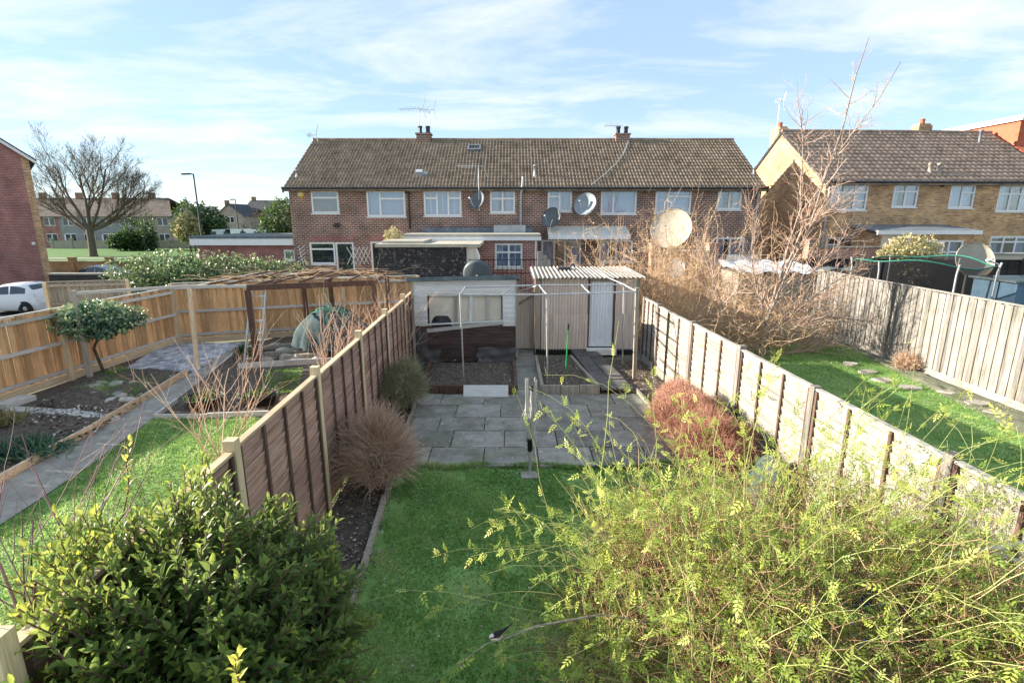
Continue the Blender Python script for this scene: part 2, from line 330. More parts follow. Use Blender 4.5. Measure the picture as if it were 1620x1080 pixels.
leaf_mat('green_twig', [(.20, .18, .11), (.36, .34, .19), (.50, .47, .28)], .15, .85)
leaf_mat('tan_twig', [(.34, .20, .11), (.57, .38, .22), (.73, .54, .36)], .05, .85)
leaf_mat('pink_twig', [(.34, .20, .14), (.54, .37, .27), (.68, .52, .42)], 0, .8)
leaf_mat('red_twig', [(.13, .055, .06), (.24, .12, .12), (.38, .25, .25)], 0, .7)
leaf_mat('tree_twig', [(.07, .055, .04), (.13, .10, .07), (.20, .16, .11)], 0, .9)
leaf_mat('litter', [(.08, .06, .05), (.26, .20, .15), (.48, .43, .37), (.70, .67, .63)], 0, .95, pos=[0, .5, .85, 1])
glass_mat('glass', (.82, .90, 1.0)); glass_mat('glass_dirty', (.92, .89, .82), .18)

# ---------------------------------------------------------------- foliage helpers (numpy)
def norm(a): return a/np.maximum(np.linalg.norm(a, axis=-1, keepdims=True), 1e-9)
def tubes_np(P, rad, sides=3):
    P = np.asarray(P, float); rad = np.asarray(rad, float); K, n, _ = P.shape
    T = norm(np.gradient(P, axis=1)); up = np.where(np.abs(T[..., 2:3]) < .9, np.array([0, 0, 1.]), np.array([0, 1., 0]))
    A = norm(np.cross(T, up)); B = np.cross(T, A); ang = np.arange(sides)*2*np.pi/sides
    V = P[:, :, None, :] + rad[:, :, None, None]*(A[:, :, None, :]*np.cos(ang)[None, None, :, None] + B[:, :, None, :]*np.sin(ang)[None, None, :, None])
    idx = np.arange(K*n*sides).reshape(K, n, sides); nx = np.roll(idx, -1, axis=2)
    Fc = np.stack([idx[:, :-1], nx[:, :-1], nx[:, 1:], idx[:, 1:]], -1).reshape(-1, 4)
    return V.reshape(-1, 3), Fc
LEAF_V = np.array([[0, 0, 0], [-.5, .38, .10], [0, .38, 0], [.5, .38, .10], [-.40, .68, .07], [0, .68, -.02], [.40, .68, .07], [0, 1, -.12]])
LEAF_F = np.array([[0, 2, 1], [0, 3, 2], [1, 2, 5], [1, 5, 4], [2, 3, 6], [2, 6, 5], [4, 5, 7], [5, 6, 7]])
DIA_V = np.array([[0, 0, 0], [-.5, .45, .08], [0, .5, -.03], [.5, .45, .08], [0, 1, 0]]); DIA_F = np.array([[0, 2, 1], [0, 3, 2], [1, 2, 4], [2, 3, 4]])
def pinnate():
    V, Fc = [], []
    spots = [(.25, 65), (.25, -65), (.5, 60), (.5, -60), (.75, 55), (.75, -55), (.9, 0)]
    for t, a in spots:
        a = R(a); L = .42 if a else .62; w = .17 if a else .24; k = len(V)*0 + sum(len(x) for x in V)
        d = np.array([math.sin(a), math.cos(a), -.12]); s = np.array([math.cos(a), -math.sin(a), 0])
        base = np.array([0, t, -.12*t*t])
        V.append(np.array([base, base+d*L*.42+s*w*.5, base+d*L, base+d*L*.42-s*w*.5])); Fc += [[k, k+1, k+2], [k, k+2, k+3]]
    return np.concatenate(V), np.array(Fc)
PIN_V, PIN_F = pinnate()
def leaves_np(pos, d, nrm, ln, wd, tv=LEAF_V, tf=LEAF_F):
    d = norm(d); x = norm(np.cross(d, nrm)); z = np.cross(x, d); K = len(pos)
    V = pos[:, None, :] + tv[None, :, 0:1]*wd[:, None, None]*x[:, None, :] + tv[None, :, 1:2]*ln[:, None, None]*d[:, None, :] + tv[None, :, 2:3]*ln[:, None, None]*z[:, None, :]
    Fc = tf[None] + (np.arange(K)*len(tv))[:, None, None]
    return V.reshape(-1, 3), Fc.reshape(-1, tf.shape[1]), len(tv)
def U(a, b, n): return RNG.uniform(a, b, n)
def rdir(n): return norm(RNG.normal(size=(n, 3)))
def curve_bundle(p0, d0, L, n=6, up=0., wig=.15, droop=0.):
    K = len(p0); P = np.zeros((K, n, 3)); P[:, 0] = p0; d = norm(d0); st = (L/(n-1))[:, None]
    for i in range(1, n):
        d = d + RNG.normal(size=(K, 3))*wig; d[:, 2] += up - droop*i/n; d = norm(d); P[:, i] = P[:, i-1] + d*st
    return P
def taper(K, n, r0, r1): 
    r0 = np.broadcast_to(np.asarray(r0, float), (K,)); r1 = np.broadcast_to(np.asarray(r1, float), (K,))
    return r0[:, None] + (r1-r0)[:, None]*np.linspace(0, 1, n)[None]
def grow(base, d, L, r, levels, kids, spread, shrink=.68, up=.05, wig=.13, n=6, tmin=.3, rk=.62, seed=1):
    g = random.Random(seed); out = []
    def br(p, d, L, r, lev):
        pts = [p.copy()]; dd = d.copy()
        for i in range(n-1):
            dd = (dd + Vector((g.gauss(0, wig), g.gauss(0, wig), g.gauss(0, wig)+up))).normalized(); p = p + dd*(L/(n-1)); pts.append(p)
        out.append((lev, pts, r, r*.45 if lev < levels else r*.35))
        if lev < levels:
            for k in range(kids[lev]):
                t = tmin + (1-tmin)*(k+g.random())/kids[lev]; f = t*(n-1); i = min(int(f), n-2); q = pts[i].lerp(pts[i+1], f-i)
                ax = (pts[i+1]-pts[i]).normalized(); s = ax.orthogonal().normalized(); s.rotate(Matrix.Rotation(g.uniform(0, 6.283), 3, ax))
                a = spread[lev]*g.uniform(.65, 1.25); c = (ax*math.cos(a)+s*math.sin(a)).normalized()
                br(q, c, L*shrink*g.uniform(.7, 1.15)*(1.15-.4*t), r*(1-.5*t)*rk, lev+1)
    br(Vector(base), Vector(d).normalized(), L, r, 0); return out
def tree_mesh(name, br, lev0, lev1, mat, parent, sides=4):
    b = [x for x in br if lev0 <= x[0] <= lev1]
    P = np.array([[tuple(p) for p in x[1]] for x in b]); K, n, _ = P.shape
    rad = taper(K, n, np.array([x[2] for x in b]), np.array([x[3] for x in b]))
    V, Fc = tubes_np(P, rad, sides); rnd = np.repeat(U(0, 1, K), n*sides)
    return np_mesh(name, V, Fc, mat, parent, rnd, True)

# ---------------------------------------------------------------- ground and paving
def struct(o): o['kind'] = 'structure'; return o
def sheet(name, pts, z, mat):
    b = MB(); b.add([(p[0], p[1], z) for p in pts], [tuple(range(len(pts)))]); return struct(b.build(name, mat))
def patch(name, q, nx, ny, amp, mat, z=0., freq=3., edge=0.):
    a, b, c, d = [np.array((p[0], p[1]), float) for p in q]; u, v = np.meshgrid(np.linspace(0, 1, nx), np.linspace(0, 1, ny))
    XY = (a*((1-u)*(1-v))[..., None] + b*(u*(1-v))[..., None] + c*(u*v)[..., None] + d*((1-u)*v)[..., None])
    x, y = XY[..., 0]*freq, XY[..., 1]*freq
    hgt = (np.sin(x*1.3+2)*np.cos(y*1.1)+.6*np.sin(x*2.9+y*2.1)+.4*np.cos(x*5.3-y*4.7))*.5 + RNG.normal(size=x.shape)*.35
    e = np.minimum(np.minimum(u, 1-u), np.minimum(v, 1-v))*8; hgt = hgt*amp*np.clip(e, 0, 1) + edge*np.clip(e, 0, 1)
    V = np.dstack([XY, hgt+z]); i = np.arange(nx*ny).reshape(ny, nx)
    Fc = np.stack([i[:-1, :-1], i[:-1, 1:], i[1:, 1:], i[1:, :-1]], -1).reshape(-1, 4)
    return struct(np_mesh(name, V, Fc, mat, None, None, True))
def gz(y): return -1.0                      # the street lies about a metre below the gardens
def ground():
    ys = [-30, 0, 10, 17.3, 19, 30, 36, 44, 60, 80, 120, 200, 400, 900]; xs = [-900, -300, -100, -50, -20, -12.8, -11.6, 0, 20, 50, 100, 300, 900]
    V = [(x, y, -.04-(1. if (y > 18 and x < -12) or y > 40 else 0)) for y in ys for x in xs]; n = len(xs)
    Fc = [(j*n+i, j*n+i+1, (j+1)*n+i+1, (j+1)*n+i) for j in range(len(ys)-1) for i in range(n-1)]
    struct(np_mesh('ground', V, Fc, 'earth', None, None, True))
ground()
xb = lambda y: -2.05-.03*y          # our left fence (brown)
xr = lambda y: 3.73-.04*y           # our right fence (grey)
xt = lambda y: -1.16-.07*y          # timber edging of the left border
sheet('lawn', [(xt(.2), .2), (3.7, .2), (xr(6.85), 6.85), (xt(6.85), 6.85)], 0.0, 'turf')
patch('border_soil', [(xb(.4), .4), (xt(.4)-.03, .4), (xt(12)-.03, 12), (xb(12), 12)], 14, 130, .018, 'soil', .0, 5, .03)
patch('border_soil', [(2.58, 6.9), (xr(6.9), 6.9), (xr(12.6), 12.6), (2.35, 12.6)], 14, 60, .02, 'soil', .0, 5, .03)
# patio: a bed of mortar with the slabs laid on it one by one
patio = sheet('patio', [(xt(6.82)-.02, 6.83), (2.62, 6.83), (2.5, 10.35), (xt(9.95), 9.95)], .006, 'soil')
rows = [740, 710, 684, 663, 642.5, 626]; anchors = [765.3, 797.9, 767, 722.5, 698.5]
for j in range(5):
    yy0, yy1 = G(810, rows[j]).y, G(810, rows[j+1]).y; ym = (yy0+yy1)/2; a = G(anchors[j], (rows[j]+rows[j+1])/2).x
    w = .80 + .03*math.sin(j*2.1); cuts = [xt(ym)+.01] + [c for c in [a+w*k for k in range(-6, 8)] if xt(ym)+.15 < c < 2.4] + [2.55]
    for x0, x1 in zip(cuts[:-1], cuts[1:]):
        dz = random.uniform(-.006, .006)
        piece('paving_slab', patio, ((x0+x1)/2, yy0+.007, .020+dz), ((x0+x1)/2+random.uniform(-.004, .004), yy1-.007, .020+dz+random.uniform(-.006, .006)), x1-x0-.016, .035, 'slab')
def litter(name, n, fn, zf, lo, hi, label, mat='litter', flat=.5, parent=None, tone=0.):
    p = np.array([fn() for _ in range(n)]); pos = np.column_stack([p[:, 0], p[:, 1], np.full(n, 0.)+zf]); d = rdir(n); d[:, 2] *= flat
    nr = rdir(n)*.5 + np.array([0, 0, 1.]); s = RNG.uniform(lo, hi, n)
    V, Fc, k = leaves_np(pos, d, nr, s, s*U(.5, .9, n), DIA_V*np.array([1, 1, 2.2]), DIA_F)
    o = np_mesh(name, V, Fc, mat, parent, np.repeat(tone+(1-tone)*RNG.uniform(0, 1, n)**1.6, k))
    return tag(o, label, kind='stuff')
def inquad(q):
    def f():
        u, v = random.random(), random.random(); a, b, c, d = q
        return tuple(a[i]*(1-u)*(1-v)+b[i]*u*(1-v)+c[i]*u*v+d[i]*(1-u)*v for i in (0, 1))
    return f
litter('leaf_litter', 2600, inquad([(xb(3), 3), (xt(3)+.1, 3), (xt(9.8)+.05, 9.8), (xb(9.8), 9.8)]), .045, .015, .05, 'small stones and dead leaves on the soil border by the brown fence')
litter('leaf_litter', 900, inquad([(2.62, 7), (xr(7), 7), (xr(12.4), 12.4), (2.45, 12.4)]), .05, .02, .07, 'dead leaves on the dark border under the grey fence')
litter('lichen_flakes', 620, inquad([(-1.4, 7), (2.4, 7), (2.4, 9.8), (-1.6, 9.8)]), .053, .012, .05, 'white lichen flecks and crumbs scattered on the patio slabs', flat=.03, tone=.75)

def grass(name, n, fn, label, h0=.03, h1=.07, z=0., lean=.6, w=.0045):
    p = np.array([fn() for _ in range(n)]); pos = np.column_stack([p, np.full(n, z)])
    sw = np.sin(p[:, 0]*4.1+p[:, 1]*1.7)+np.sin(p[:, 0]*1.3-p[:, 1]*3.3+1)+.7*np.sin(p[:, 0]*9.7+p[:, 1]*8.3)
    d = np.column_stack([RNG.normal(size=(n, 2))*lean, np.ones(n)]); d[:, 0] += .35*sw; d = norm(d)
    ln = U(h0, h1, n)*(1+.22*sw); x = norm(np.cross(d, rdir(n)))*w*U(.7, 1.5, n)[:, None]
    b = RNG.normal(size=(n, 3))*.35; b[:, 2] = -.25
    V = np.stack([pos-x, pos+x, pos+d*ln[:, None]*.6+x*.7, pos+d*ln[:, None]*.6-x*.7, pos+(norm(d+b))*ln[:, None]], 1).reshape(-1, 3)
    k = (np.arange(n)*5)[:, None]; Fc = np.concatenate([np.array([[0, 1, 2]])+k, np.array([[0, 2, 3]])+k, np.array([[3, 2, 4]])+k])
    m = .42+.17*sw+.22*np.sin(p[:, 0]*2.3+1.2*np.sin(p[:, 1]*3.1))*np.sin(p[:, 1]*2.7+p[:, 0])+RNG.normal(size=n)*.20
    o = np_mesh(name, V, Fc, 'grass_blade', None, np.repeat(np.clip(m, 0, 1), 5)); return tag(o, label, kind='stuff')
def lawn_pt():
    while True:
        y = 2.0 + 4.85*random.random()**.9; x = random.uniform(-1.7, 3.3)
        worn = math.sin(x*3.1+1.3*math.sin(y*2.2))*math.sin(y*2.6+x*1.1)+.4*math.sin(x*9+y*7)
        if x > xt(y)+.08+.06*math.sin(y*9)+.03*math.sin(y*23) and (x < 1.6 or random.random() < .35) and (worn < .62 or random.random() < .3): return x, y
grass('grass', 70000, lawn_pt, 'short mossy lawn between the timber edging and the jasmine', .018, .05)
litter('fallen_leaves', 260, lawn_pt, .045, .015, .04, 'pale fallen leaves and flecks on the near lawn', flat=.2)
def fringe():
    x = random.uniform(-1.6, 2.5); return x, 6.80+.07*random.random()+.06*math.sin(x*5)*math.sin(x*2.3)
grass('grass', 5000, fringe, 'tufts of longer grass along the near edge of the patio', .04, .11, .0, .5)

# left neighbour's garden: lawn, path, beds, block paving
def ply(pts): return [G(*p) for p in pts]
PR = [G(18, 820), G(141, 738), G(244, 661), G(300, 617), G(383, 551)]      # right edge of the path
PL = [G(0, 767), G(150, 684), G(300, 592), G(352, 551)]
far_l = G(352, 549)
path = sheet('path', [(-5.8, .5), *PR[:1], *PR[1:], *reversed(PL), (-6.4, .5)], .012, 'concrete')
ll_poly = [(-5.8, .3), PR[0], PR[1], PR[2], G(395, 661), (xb(8.7), 8.7), (xb(.3), .3)]
sheet('neighbour_lawn', ll_poly, .0, 'turf')
def in_poly(x, y, q):
    c = False; j = len(q)-1
    for i in range(len(q)):
        if (q[i][1] > y) != (q[j][1] > y) and x < (q[j][0]-q[i][0])*(y-q[i][1])/(q[j][1]-q[i][1])+q[i][0]: c = not c
        j = i
    return c
def poly_pt(q, x0, x1, y0, y1):
    def f():
        while True:
            x, y = random.uniform(x0, x1), random.uniform(y0, y1)
            if in_poly(x, y, q): return x, y
    return f
grass('grass', 58000, poly_pt(ll_poly, -6.6, -2.1, 2.5, 9), 'sunlit grass of the left garden beside the concrete path', .025, .065, .0)
bx_l = -9.75
patch('vegetable_bed', [G(0, 757), PL[1]+Vector((-.03, 0, 0)), G(178, 665), G(18, 652)], 40, 30, .03, 'soil', .02, 4, .05)
patch('vegetable_bed', [G(52, 640), G(176, 660), G(296, 590), G(185, 583)], 40, 30, .05, 'soil', .02, 3, .10)
sheet('weathered_soil', [(-10.2, .5), (-6.45, .5), PL[0], PL[1], PL[2], PL[3], (-8.0, 14.4), (-9.4, 14.4)], .002, 'soil')
patch('vegetable_bed', [G(262, 655), G(420, 655), G(470, 585), G(375, 590)], 30, 30, .025, 'soil', .02, 4, .04)
sheet('weathered_soil', [PR[2], PR[3], PR[4], (-6.9, 15.6), (-2.8, 15.6), (xb(8.6), 8.6)], .001, 'soil')
grass('grass', 5000, inquad([G(110, 620), G(200, 640), G(270, 597), G(185, 588)]), 'patchy weeds on the mounded left bed', .03, .10, .09, .8)
grass('grass', 6000, inquad([G(400, 625), G(470, 625), G(480, 585), G(425, 588)]), 'green patch of weeds behind the twiggy shrub', .02, .05, .05, .8)
litter('bed_clods', 1500, inquad([G(10, 750), G(150, 690), G(290, 594), G(60, 640)]), .07, .02, .08, 'stones and clods on the left vegetable beds')
litter('bed_clods', 900, inquad([G(270, 652), G(410, 652), G(465, 587), G(380, 592)]), .06, .015, .05, 'stones on the dug bed by the path')
setts = sheet('block_paving', [G(196, 588), G(312, 588), G(386, 545), G(262, 545)], .008, 'soil')
A, B_, D_ = G(196, 588), G(312, 588), G(262, 545); E_ = G(386, 545)
nr, nc = 15, 11
for j in range(nr):
    for i in range(nc):
        f = lambda s, t: A*(1-s)*(1-t)+B_*s*(1-t)+E_*s*t+D_*(1-s)*t
        s0, s1 = max(0, (i-.5*(j % 2))/nc), min(1, (i+1-.5*(j % 2))/nc)
        if s1-s0 < .02: continue
        p0, p1 = f(s0, (j+.5)/nr), f(s1, (j+.5)/nr); dz = random.uniform(-.006, .008)
        piece('sett', setts, p0+Vector((.008, 0, .03+dz)), p1+Vector((-.008, 0, .03+dz+random.uniform(-.008, .008))), .195*(D_-A).length/3.0*.95, .05, 'sett')

# right neighbour's garden
rl = [(xr(1)+.1, 1), (9.2, 1), (9.2, 8.6), G(1440, 590), G(1330, 545), (6.3, 14.2), (xr(12)+.1, 12.4)]
sheet('neighbour_lawn', rl, .0, 'turf')
grass('grass', 50000, poly_pt(rl, 3.3, 9.2, 4, 14), 'shaded green lawn of the right garden behind the grey fence', .03, .075)
patch('border_soil', [(9.25, 6), (8.3, 8), G(1335, 547), (9.3, 14.6)], 16, 60, .03, 'earth', .01, 3, .03)
stones = [(1345, 577), (1372, 590), (1396, 603), (1440, 615), (1500, 622), (1545, 640), (1580, 655)]
for i, p in enumerate(stones):
    q = G(*p); b = MB(); n = 7; rr = [random.uniform(.16, .26) for _ in range(n)]
    top = [(q.x+math.cos(6.283*k/n)*rr[k], q.y+math.sin(6.283*k/n)*rr[k]*.7, .05) for k in range(n)]
    b.add(top+[(x, y, -.01) for x, y, z in top], [tuple(range(n))]+[(k, k+n, (k+1) % n+n, (k+1) % n) for k in range(n)])
    o = b.build('edging_stone', 'stone'); tag(o, 'flat pale stone edging the shaded lawn of the right garden', 'stone', 'stones edging the right lawn')

# street beyond the left garden
sheet('road', [(-70, 20), (-13, 20), (-13, 36), (-70, 36)], -1.02, 'asphalt')
def slope_sheet(name, x0, x1, y0, y1, dz, mat, n=6):
    V = [(x, y0+(y1-y0)*k/n, gz(y0+(y1-y0)*k/n)+dz) for k in range(n+1) for x in (x0, x1)]
    return struct(np_mesh(name, V, [(2*k, 2*k+1, 2*k+3, 2*k+2) for k in range(n)], mat, None, None, True))
slope_sheet('verge', -90, -13, 38, 78, .0, 'turf_far', 10)
slope_sheet('footpath', -90, -13, 58.5, 60, .012, 'concrete')

# ---------------------------------------------------------------- fences
def closeboard(label, p0, p1, h, mb, mr, side, spacing=2.6, bw=.098, rails=(.93, .5, .06), z0=.16, posts='wood_post', cap=True, gravel='wood_new_h', post_h=None):
    p0, p1 = Vector((p0[0], p0[1], 0)), Vector((p1[0], p1[1], 0)); d = p1-p0; L = d.length; d.normalize(); n = Vector((d.y, -d.x, 0))*side
    f = thing('closeboard_fence', label, 'fence', (p0+p1)/2); k = int(L/bw)
    for i in range(k):
        q = p0+d*((i+.5)*L/k); z1 = h+random.uniform(-.012, .012); tw = random.uniform(-.012, .012)
        piece('board', f, q+Vector((0, 0, z0))-n*(.003+.020*(i % 2)), q+Vector((0, 0, z1))+d*tw-n*(.003+.020*(i % 2)), bw*1.05, .016, mb, n)
    m = max(1, round(L/spacing))
    for i in range(m):
        a, b = p0+d*(i*L/m+.05), p0+d*((i+1)*L/m-.05)
        for r in rails:
            z = z0+(h-z0)*r+random.uniform(-.01, .01); piece('rail', f, a+n*.035+Vector((0, 0, z)), b+n*.035+Vector((0, 0, z+random.uniform(-.01, .01))), .05, .07, mr)
        if gravel: piece('gravel_board', f, a+n*.012+Vector((0, 0, .08)), b+n*.012+Vector((0, 0, .08)), .028, .15, gravel)
    for i in range(m+1):
        q = p0+d*(i*L/m)+n*.045; piece('post', f, q, q+Vector((0, 0, (post_h or h)+.03)), .095, .095, posts, n)
    if cap: piece('capping', f, p0+Vector((0, 0, h+.03)), p1+Vector((0, 0, h+.03)), .06, .03, mr)
    return f
def lap_panels(label, posts, h, ms, mbat, mpost, side, nslat=13, nbat=3, z0=.04, ph=.06, pw=.09, mcap=None, gravel=None, pt=None):
    P = [Vector((x, y, 0)) for x, y in posts]; f = thing('panel_fence', label, 'fence', (P[0]+P[-1])/2)
    for i, q in enumerate(P):
        d = (P[min(i+1, len(P)-1)]-P[max(i-1, 0)]).normalized()
        po = piece('post', f, q, q+Vector((0, 0, h+ph+random.uniform(-.02, .03))), pw, pw, mpost, Vector((d.y, -d.x, 0)))
    for a, b in zip(P[:-1], P[1:]):
        d = (b-a).normalized(); n = Vector((d.y, -d.x, 0))*side; a2, b2 = a+d*.05, b-d*.05; hh = h+random.uniform(-.025, .02); zz = z0
        if gravel: piece('gravel_board', f, a2+Vector((0, 0, .09)), b2+Vector((0, 0, .09)), .04, .17, gravel); zz = .19
        st = (hh-zz)/nslat
        for j in range(nslat):
            z = zz+st*(j+.5); t = random.uniform(-.008, .008)
            o = piece('slat', f, a2+Vector((0, 0, z+t)), b2+Vector((0, 0, z-t)), .012, st*1.22, ms, (n*.16+Vector((0, 0, 1))*1).normalized())
        for k in range(nbat+2):
            q = a2.lerp(b2, k/(nbat+1)) + d*(.02 if k == 0 else -.02 if k == nbat+1 else 0)
            for s in (-1, 1): piece('batten', f, q+n*.026*s+Vector((0, 0, zz)), q+n*.026*s+Vector((0, 0, hh-.01)), .035, .018, mbat, n)
        piece('capping', f, a2+Vector((0, 0, hh+.012)), b2+Vector((0, 0, hh+.012)), .062, .024, mcap or ms)
    return f
LF0, LF1 = (-10.25, 4.2), (-9.32, 14.3)
closeboard('new orange timber side fence behind the round holly and the vegetable beds', LF0, LF1, 1.55, 'wood_new', 'wood_rail', 1, 2.9)
closeboard('new orange timber fence across the back behind the tarpaulin and pergola', LF1, (-2.95, 16.4), 1.66, 'wood_new', 'wood_rail', 1, 2.4)
fy = [1.8, 3.75, 5.68, 7.6, 9.5, 11.4, 12.9]
lap_panels('dark brown overlapping panel fence with pale posts beside the soil border', [(xb(y), y) for y in fy], 1.70, 'wood_brown', 'wood_batten', 'wood_post', 1, 13, 3, ph=.10, mcap='wood_new_h')
fy = [.3, 2.1, 3.92, 5.76, 7.58, 9.5, 11.5, 12.6]
lap_panels('silver grey sunlit panel fence behind the jasmine and the heather', [(xr(y), y) for y in fy], 1.53, 'wood_grey', 'wood_batten', 'wood_grey_v', -1, 12, 2, ph=.05, gravel='wood_grey')
closeboard('tall weathered grey board fence along the far side of the right garden', (9.2, 3.5), (9.45, 16.2), 1.85, 'wood_grey_v', 'wood_grey_v', 1, 1.9, .10, rails=(), posts='concrete', cap=True, gravel='concrete')
closeboard('rough brown fence panel between the street and the ivy hedge', PD(74, 460, 16.3), PD(205, 460, 16.9), 1.46, 'wood_old', 'wood_old', 1, 2.4, .09, gravel=None)
lap_panels('black stained panel fence behind the trampoline', [(10.2+1.9*k, 21.0-.12*k) for k in range(9)], 1.85, 'wood_black', 'wood_black', 'wood_black', -1, 11, 3)
# timber edging
def edging(label, pts, h, w, mat, name='timber_edging'):
    pts = [Vector((p[0], p[1], 0)) for p in pts]; e = thing(name, label, 'edging', pts[0])
    for a, b in zip(pts[:-1], pts[1:]):
        a, b = Vector(a), Vector(b); z = random.uniform(-.012, .012)
        piece('board', e, (a.x, a.y, h/2+z), (b.x+random.uniform(-.015, .015), b.y-.012, h/2+z), w, h, mat)
    return e
edging('weathered timber edging between the lawn and the soil border', [(xt(y), y) for y in (1.4, 3.0, 4.55, 5.9, 7.2, 8.6, 9.8)], .11, .045, 'wood_old')
edging('old timber edging between the patio and the heather', [(2.6, 6.9), (2.57, 8.6), (2.5, 10.1)], .10, .05, 'wood_old')
off = Vector((-.035, 0, 0))
edging('pale new timber edging along the concrete path', [q+off for q in (G(-60, 803), PL[0], G(75, 725), PL[1], G(225, 638), PL[2])], .13, .045, 'wood_new_h')
edging('thin timber edging round the dug bed with the black planters', [G(246, 662), G(330, 661), G(425, 657)], .09, .04, 'wood_rail')
edging('short timber edging from the path to the black planters', [G(246, 662), G(281, 636)], .09, .04, 'wood_rail')
edging('timber edging below the rockery under the pergola', [G(378, 583), G(450, 578), G(535, 574)], .14, .05, 'wood_rail')
edging('grey planks laid between the two left vegetable beds', [G(15, 650), G(100, 655), G(182, 667)], .07, .22, 'wood_rail', 'plank_walkway')
edging('short grey planks against the side fence by the near bed', [G(0, 648), G(50, 632)], .10, .30, 'wood_rail', 'plank_walkway')

# ---------------------------------------------------------------- walls, windows, houses
class Fr:                                  # a facade: origin, direction along it, outward normal
    def __init__(s, o, ang=0.): s.o = Vector(o); s.u = Vector((math.cos(ang), math.sin(ang), 0)); s.n = Vector((math.sin(ang), -math.cos(ang), 0)); s.ang = ang
    def pt(s, a, z, d=0.): return s.o + s.u*a + s.n*d + Vector((0, 0, z))
    def hit(s, px, py):
        r = ray(px, py); t = (s.o-CAM).dot(s.n)/r.dot(s.n); q = CAM+r*t - s.o; return q.dot(s.u), q.z
    def rect(s, x0, y0, x1, y1):
        a0, z1 = s.hit(x0, y0); a1, _ = s.hit(x1, y0); _, z0 = s.hit(x0, y1); return a0, z0, a1, z1
    def box(s, b, a0, a1, z0, z1, d0, d1):
        b.hexa([s.pt(a0, z0, d1), s.pt(a1, z0, d1), s.pt(a1, z0, d0), s.pt(a0, z0, d0), s.pt(a0, z1, d1), s.pt(a1, z1, d1), s.pt(a1, z1, d0), s.pt(a0, z1, d0)])
    def wall(s, b, a0, a1, z0, z1, holes=(), dep=.14):
        A = sorted({a0, a1, *[h[0] for h in holes], *[h[2] for h in holes]}); Z = sorted({z0, z1, *[h[1] for h in holes], *[h[3] for h in holes]})
        A = [a for a in A if a0 <= a <= a1]; Z = [z for z in Z if z0 <= z <= z1]
        for i in range(len(A)-1):
            for j in range(len(Z)-1):
                ca, cz = (A[i]+A[i+1])/2, (Z[j]+Z[j+1])/2
                if any(h[0] < ca < h[2] and h[1] < cz < h[3] for h in holes): continue
                b.add([s.pt(A[i], Z[j]), s.pt(A[i+1], Z[j]), s.pt(A[i+1], Z[j+1]), s.pt(A[i], Z[j+1])], [(0, 1, 2, 3)])
        for h in holes:
            c = [(h[0], h[1]), (h[2], h[1]), (h[2], h[3]), (h[0], h[3])]
            for k in range(4):
                p, q = c[k], c[(k+1) % 4]; b.add([s.pt(*p), s.pt(*q), s.pt(*q, -dep), s.pt(*p, -dep)], [(0, 1, 2, 3)])
    def window(s, root, r, cols=((1, (1,)),), curtain=None, sill=True, name='window', fw=.085, frame='white_paint', mull=.08, dep=.05, glaze='glass', bars=0):
        a0, z0, a1, z1 = r; b = MB(); e = .004
        s.box(b, a0+e, a0+fw, z0+e, z1-e, -dep-.05, -dep+.03); s.box(b, a1-fw, a1-e, z0+e, z1-e, -dep-.05, -dep+.03)
        s.box(b, a0+fw+e, a1-fw-e, z1-fw, z1-e, -dep-.05, -dep+.028); s.box(b, a0+fw+e, a1-fw-e, z0+e, z0+fw, -dep-.05, -dep+.028)
        W_ = a1-a0-2*fw; tot = sum(c[0] for c in cols); x = a0+fw; panes = []
        for i, (cw, rws) in enumerate(cols):
            x1 = x+W_*cw/tot; xa, xb_ = x+(mull/2 if i else 0), x1-(mull/2 if i < len(cols)-1 else 0)
            if i < len(cols)-1: s.box(b, x1-mull/2, x1+mull/2, z0+fw+.002, z1-fw-.002, -dep-.045, -dep+.025)
            zt = z1-fw; Hh = z1-z0-2*fw; rt = sum(rws)
            for j, rh in enumerate(rws):
                zb = zt-Hh*rh/rt
                if j < len(rws)-1: s.box(b, xa+.002, xb_-.002, zb-mull/2, zb+mull/2, -dep-.042, -dep+.022)
                panes.append((xa+.001, xb_-.001, zb+(mull/2 if j < len(rws)-1 else 0), zt-(mull/2 if j else 0))); zt = zb
                for k in range(bars):
                    xm = xa+(xb_-xa)*(k+1)/(bars+1); s.box(b, xm-.008, xm+.008, zb+mull/2, panes[-1][3], -dep-.012, -dep+.004)
            x = x1
        w = b.build(name, frame, root)
        for p in panes:
            g = MB(); s.box(g, p[0], p[1], p[2], p[3], -dep-.024, -dep-.016); g.build('pane', glaze, w)
        if sill:
            g = MB(); s.box(g, a0-.04, a1+.04, z0-.05, z0-.004, -.10, .05); g.build('sill', frame, w)
        if curtain:
            for c0, c1, mat in curtain:
                n = max(8, int((c1-c0)*W_*24)); V = []; xs = np.linspace(a0+.03+(a1-a0-.06)*c0, a0+.03+(a1-a0-.06)*c1, n); ph = random.random()*6
                for i, xx in enumerate(xs):
                    dd = -.24+.025*math.sin(i*1.9+ph)+.012*math.sin(i*.7)
                    V += [tuple(s.pt(xx, z0-.03, dd)), tuple(s.pt(xx, z1+.03, dd))]
                np_mesh('curtain', V, [(2*i, 2*i+2, 2*i+3, 2*i+1) for i in range(n-1)], mat, w, None, True)
        return w
    def lintel(s, root, a0, a1, z0, h, mat, n=None):      # soldier course of bricks on end
        b = MB(); n = n or max(3, int((a1-a0)/.075))
        for i in range(n): s.box(b, a0+(a1-a0)*i/n+.004, a0+(a1-a0)*(i+1)/n-.004, z0, z0+h, -.05, .006+.003*(i % 2))
        return b.build('lintel', mat, root)
